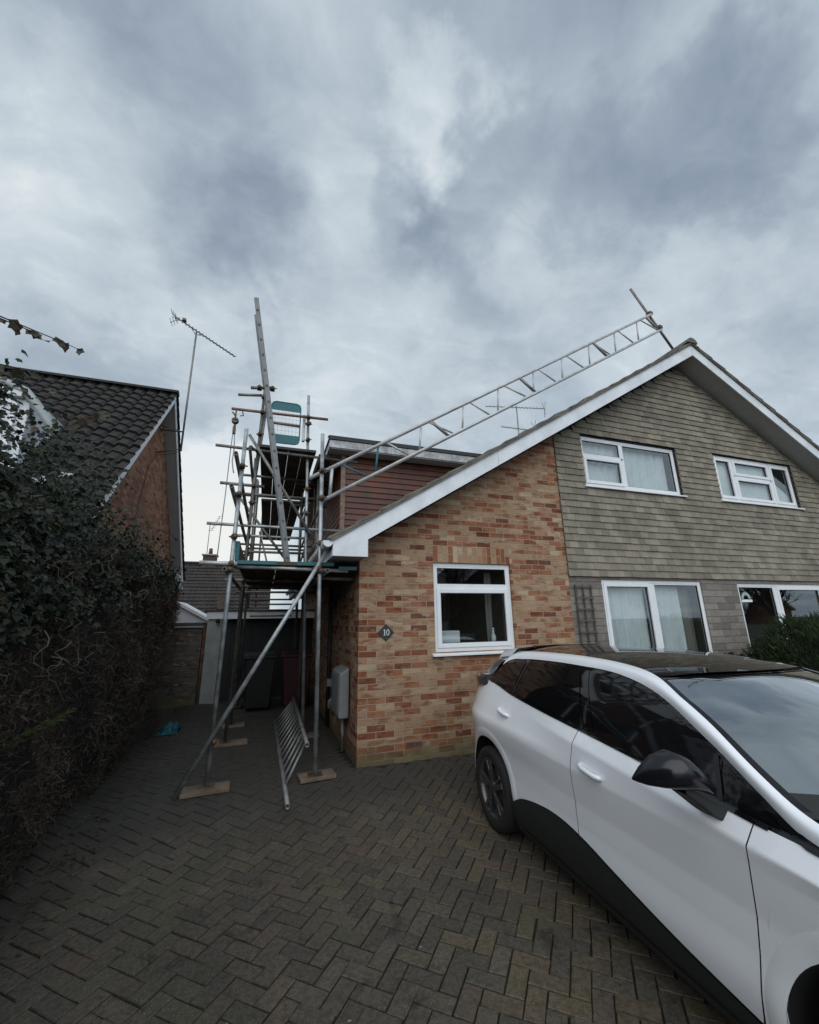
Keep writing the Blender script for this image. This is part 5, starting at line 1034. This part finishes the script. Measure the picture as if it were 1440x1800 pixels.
# white roof rail running into the A pillar
TR = .505
def rail_in(s):
    if s < 1.86: return (smooth_ip(s, [-.5, 0, .6, 1.1, 1.45, 1.66, 1.86], [.46, .495, .512, .525, .55, .598, Tw(1.86, apil(1.86))]), smooth_ip(s, [-.5, 0, .6, 1.1, 1.45, 1.66, 1.86], [1.385, 1.448, 1.478, 1.482, 1.464, 1.432, apil(1.86)]))
    if s < 1.62: return (TR * (1 - .16 * max(0, (-.05 - s) / .6) ** 2), hc(s) - .024)
    h = apil(s); return (Tw(s, h) if s > 1.75 else TR + (Tw(1.75, apil(1.75)) - TR) * (s - 1.62) / .13, h if s > 1.75 else (hc(1.62) - .024) + (apil(1.75) - hc(1.62) + .024) * (s - 1.62) / .13)
P = []
for i in range(91):
    s = -.06 + (2.58 + .06) * i / 90; ho = max(wtop(s), belt(s)) - .004; to = Tw(s, ho) + .004; ti, hi_ = rail_in(s); row = []
    for j in range(9):
        v = j / 8; bul = .016 * math.sin(math.pi * v); row.append((s, -(to + (ti - to) * v + bul), ho + (hi_ - ho) * v + bul * .9))
    P.append(row)
car_part(MB().grid(P), 'roof_rail', M['paint'])
P = []
for i in range(51):
    row = []
    for j in range(33):
        y = -1 + 2 * j / 32; se = 1.66 + .22 * (1 - y * y); sr = -.42; s = sr + (se - sr) * i / 50; t, he = rail_in(sr + (1.66 - sr) * i / 50); row.append((s, y * (t + .001), he + (hc(s) - he) * (1 - y * y) - .002))
    P.append(row)
car_part(MB().grid(P), 'roof', M['gloss_black'], False)
# rear spoiler and hatch
P = []
for i in range(17):
    row = []
    for j in range(33):
        y = -1 + 2 * j / 32; s = -.04 - .40 * i / 16 * (1 - .12 * y * y); t = .565 + .03 * (1 - i / 16) - .03 * i / 16; row.append((s, y * t, hc(s) - .03 * y * y + .006 - (.06 * max(0, abs(y) - .88) / .12)))
    P.append(row)
sp_ = MB().grid(P); P2 = [[(x, y, z - .012 - .05 * (1 - i / 16)) for x, y, z in row] for i, row in enumerate(P)]; sp_.grid(P2, True, True); sp_.grid([P[-1], P2[-1]], False)
car_part(sp_, 'spoiler', M['paint'], False)
P = []
for i in range(21):
    row = []; v = i / 20; s_c, h_c = [(-.36, 1.40), (-.50, 1.28), (-.63, 1.16), (-.70, 1.08), (-.74, .95), (-.75, .75), (-.74, .55), (-.72, .35), (-.66, .22)][min(8, int(v * 8))], None
    ks = [-.36, -.50, -.63, -.70, -.74, -.75, -.74, -.72, -.66]; kh = [1.40, 1.28, 1.16, 1.08, .95, .75, .55, .35, .22]; s_c, h_c = ip(v * 8, range(9), ks), ip(v * 8, range(9), kh)
    for j in range(25):
        y = -1 + 2 * j / 24; s = s_c + .13 * abs(y) ** 3; row.append((s, y * (Tw(max(-.70, s_c), h_c) - (.004 if h_c < 1.0 else .05)), h_c))
    P.append(row)
car_part(MB().grid(P), 'tailgate', M['clad'], False)
car_part(patch(-.74, -.165, lambda s: belt(s) - .014, lambda s: belt(s) + .02 + .19 * max(0, (s + .52) / .36), 16, 6, -.012), 'pillar_glass', M['gloss_black'])
# tail lamp: a protruding ledge at the rear corner
tl = MB(); P = []
for i in range(13):
    s = -.20 - .50 * i / 12; h = belt(s) - .012; w_ = .03 + .085 * min(1, i / 4); t = Tw(s, h); P.append([(s, -(t - .03), h + .055), (s, -(t + w_ * .4), h + .05), (s, -(t + w_ * .62), h + .02), (s, -(t + w_ * .55), h - .05), (s, -(t + .0), h - .075 * min(1, i / 3)), (s, -(t - .04), h - .06)])
tl.grid(P, False); tl.poly(P[-1], [tuple(range(6))]); tl.poly(P[0], [tuple(range(6))]); car_part(tl, 'tail_lamp', M['lamp'])
# windscreen, cowl, bonnet, nose
def screen_pt(v, y):
    s_ = 1.672 + (2.47 - 1.672) * v; t, h = rail_in(s_); t -= .004; h -= .004; b = 1 - y * y; return (s_ + b * (.215 + .17 * v), y * t, h + b * .036)
car_part(MB().grid([[screen_pt(i / 30, -1 + j / 16) for j in range(33)] for i in range(31)]), 'windscreen', M['screen'], False)
car_part(MB().grid([[(screen_pt(v, y)[0], screen_pt(v, y)[1] * 1.0, screen_pt(v, y)[2] + .002) for y in np.linspace(-1, 1, 33)] for v in (.86, .93, 1.0)]), 'cowl', M['clad'], False)
fr_ = MB(); fr_.grid([[(lambda p: (p[0], p[1], p[2] + .0025))(screen_pt(v, y)) for y in np.linspace(-1, 1, 33)] for v in (-.004, .018)]); car_part(fr_, 'screen_header', M['gloss_black'], False)
fr_ = MB(); fr_.grid([[(lambda p: (p[0], p[1], p[2] + .0025))(screen_pt(v, y)) for y in (-.998, -.985, -.972)] for v in np.linspace(0, .97, 24)]); car_part(fr_, 'screen_edge', M['gloss_black'])
sb = MB(); c = screen_pt(.10, 0.0); sb.obox((c[0] - .02, 0, c[2] - .05), (.09, 0, -.05), (0, .10, 0), (.01, 0, .02)); car_part(sb, 'camera_pod', M['clad'], False, None, False, .01)
P = []
for i in range(31):
    row = []
    for j in range(33):
        y = -1 + 2 * j / 32; b = 1 - y * y; s0 = screen_pt(1.0, y)[0] - .05; s = s0 + (3.44 - .15 * y * y - s0) * i / 30; t = (Tw(s, belt(s)) - .006); row.append((s, y * t, belt(s) + .018 + (1 - abs(y) ** 2.6) * (.085 if i else .06) * (1 - .25 * i / 30)))
    P.append(row)
car_part(MB().grid(P), 'bonnet', M['paint'], False)
P = []
for i in range(15):
    row = []; v = i / 14; s_c = ip(v, [0, .3, .6, 1], [3.42, 3.50, 3.50, 3.40]); h_c = ip(v, [0, .3, .6, 1], [.80, .66, .42, .18])
    for j in range(25): y = -1 + 2 * j / 24; row.append((s_c - .15 * y * y - .1 * y ** 4, y * (Tw(3.4, h_c) + .0), h_c))
    P.append(row)
car_part(MB().grid(P), 'front_bumper', M['paint'], False)
P = [[(s, (y * .30 + (-.45 if y < 0 else .45)), .0) for y in (-1, 1)] for s in (3, 3.1)]
hl = patch(3.12, 3.40, lambda s: belt(s) - .14, lambda s: belt(s) - .03, 10, 5, .004); car_part(hl, 'headlight', M['lamp'])
# dark inner shell, dashboard and seats seen through the screen
inn = MB(); P = []
for s in np.linspace(-.62, 3.3, 34):
    top = min(belt(s) - .03, .99); row = [(s, -(Tw(s, h) - .035), h) for h in np.linspace(.80, max(.801, top), 6)]; row = row + [(s, -p[1], p[2]) for p in row[::-1]]; P.append(row)
inn.grid(P); car_part(inn, 'inner_shell', M['car_in'], False)
sh = MB()
for y in (-1, 1): sh.poly([(.50, y * .86, .16), (2.28, y * .86, .16), (2.28, y * .86, .95), (.50, y * .86, .95)], [(0, 1, 2, 3)])
sh.box((-.6, -.78, .20), (3.3, .78, .24)); car_part(sh, 'floor', M['car_in'], False)
car_part(MB().prism([(2.05, -.74, .80), (2.55, -.74, .80), (2.75, -.74, .96), (2.35, -.74, 1.02), (2.08, -.74, .98)], (0, 1.48, 0)), 'dashboard', M['clad'], False, None, False, .02)
for y in (-.36, .36): car_part(MB().prism([(1.10, y - .25, .55), (1.45, y - .25, .60), (1.28, y - .22, 1.12), (1.16, y - .14, 1.34), (1.08, y - .14, 1.33), (1.10, y - .22, 1.10)], (0, .46, 0)), 'seat', M['car_in'], False, None, False, .03)
car_part(MB().lathe([(.17, -.012), (.185, 0), (.17, .012), (.155, 0), (.17, -.012)], (1.93, -.36, .96), (1, 0, .45), 28), 'steering_wheel', M['clad'], False)
# door handles in dished recesses
def handle(s0, s1, h0, h1):
    P = []
    for i in range(17):
        v = i / 16; s = s0 - .02 + (s1 - s0 + .04) * v; hm = h0 + (h1 - h0) * v; row = []
        for j in range(9): a = math.pi * j / 8; hh = hm + .036 * math.cos(a) * math.sin(math.pi * min(1, max(0, v))) ** .5; row.append((s, -(Tw(s, hh) + .0012), hh))
        P.append(row)
    car_part(MB().grid(P), 'handle_recess', M['paint'])
    pts = []; 
    for i in range(13): v = i / 12; s = s0 + (s1 - s0) * v; h = h0 + (h1 - h0) * v; pts.append((s, -(Tw(s, h) + .004 + .030 * math.sin(math.pi * min(1, v * .5 + .25 + .0)) * min(1, 5 * v, 5 * (1 - v) + .25)), h))
    car_part(MB().tube(pts, [.008] + [.0125] * 3 + [.0145] * 5 + [.0135] * 3 + [.009], 10), 'door_handle', M['paint'])
M['handle_dish'] = mat('handle_dish', (.42, .44, .46), .35, var=.03, coat=1.0)
handle(.16, .35, .995, .975); handle(1.27, 1.47, .895, .875)
# door mirror
def mirror():
    # stations from the outer tip inward: t, centre s, centre h, half width in s, half height
    ST = [(1.198, 2.025, 1.088, .008, .006), (1.188, 2.035, 1.093, .026, .018), (1.168, 2.055, 1.105, .052, .040), (1.13, 2.085, 1.125, .080, .068), (1.08, 2.11, 1.135, .092, .082), (1.03, 2.125, 1.126, .088, .074), (.985, 2.14, 1.105, .072, .056), (.95, 2.16, 1.075, .048, .032), (.935, 2.17, 1.06, .022, .014)]
    P = []
    for (t, cs, ch, hw, hh) in ST:
        row = []
        for j in range(29):
            a = 2 * math.pi * j / 28; c_, s_ = math.cos(a), math.sin(a); e = .8
            x = math.copysign(abs(c_) ** e, c_); z = math.copysign(abs(s_) ** e, s_)
            row.append((cs + hw * (x if x > 0 else .55 * x), -t, ch + hh * (z if z > 0 else .75 * z)))
        P.append(row)
    mb = MB().grid(P); mb.poly(P[0], [tuple(range(28))]); mb.poly(P[-1], [tuple(range(28))]); car_part(mb, 'door_mirror', M['mirror_black'])
    st = MB(); Q = []
    for (t, cs, ch, hw, hh) in ((1.04, 2.10, 1.062, .045, .012), (.99, 2.11, 1.035, .05, .022), (.94, 2.12, 1.0, .05, .028), (.90, 2.125, .975, .05, .03), (.875, 2.13, .965, .052, .03)):
        Q.append([(cs + hw * x, -t, ch + hh * z) for x, z in ((-1, -1), (1, -1), (1, 1), (-1, 1), (-1, -1))])
    st.grid(Q, False); car_part(st, 'mirror_stalk', M['clad'], True, None, False, .006)
mirror()
def wheel(s, side, name='wheel'):
    y = -.80 * side; ax = (0, -side, 0); E_ = bpy.data.objects.new(name, None); 
    ty = MB(); ty.lathe([(.226, -.10), (.25, -.108), (.30, -.108), (.318, -.088), (.3235, -.05), (.3235, .05), (.318, .086), (.298, .106), (.262, .110), (.236, .104), (.228, .098)], (s, y, .3235), ax, 56); o = ty.build('wheel', M['tyre'], CAR, 0, True)
    rm = MB(); rm.lathe([(.229, .10), (.222, .103), (.214, .096), (.206, .06), (.20, -.09)], (s, y, .3235), ax, 48); rm.build('rim', M['rim_light'], o, 0, True)
    sp = MB(); A = Vector(ax); fx = Vector((1, 0, 0)); fz = Vector((0, 0, 1)); C_ = Vector((s, y, .3235))
    for i in range(5):
        for dlt, wd in ((-.16, .020), (.16, .014)):
            a0 = 2 * math.pi * i / 5 + .3; a1 = a0 + dlt + .22 * side; p0 = C_ + (fx * math.cos(a0) + fz * math.sin(a0)) * .045 + A * .085; p1 = C_ + (fx * math.cos(a1) + fz * math.sin(a1)) * .212 + A * .092
            sp.bar(p0, p1, wd * 2, .022, A)
    sp.lathe([(0, .098), (.045, .096), (.058, .085), (.06, .05)], C_, ax, 24); sp.build('spokes', M['rim'], o, .004, True)
    bd = MB(); bd.lathe([(0, .02), (.15, .02), (.15, .0), (0, .0)], C_, ax, 32); bd.build('brake_disc', M['galv_old'], o, 0, True); dk = MB(); dk.lathe([(0, -.03), (.205, -.03)], C_, ax, 32); dk.build('wheel_back', M['car_in'], o, 0, True)
for s in (0.0, 2.705):
    for sd_ in (1, -1): wheel(s, sd_)
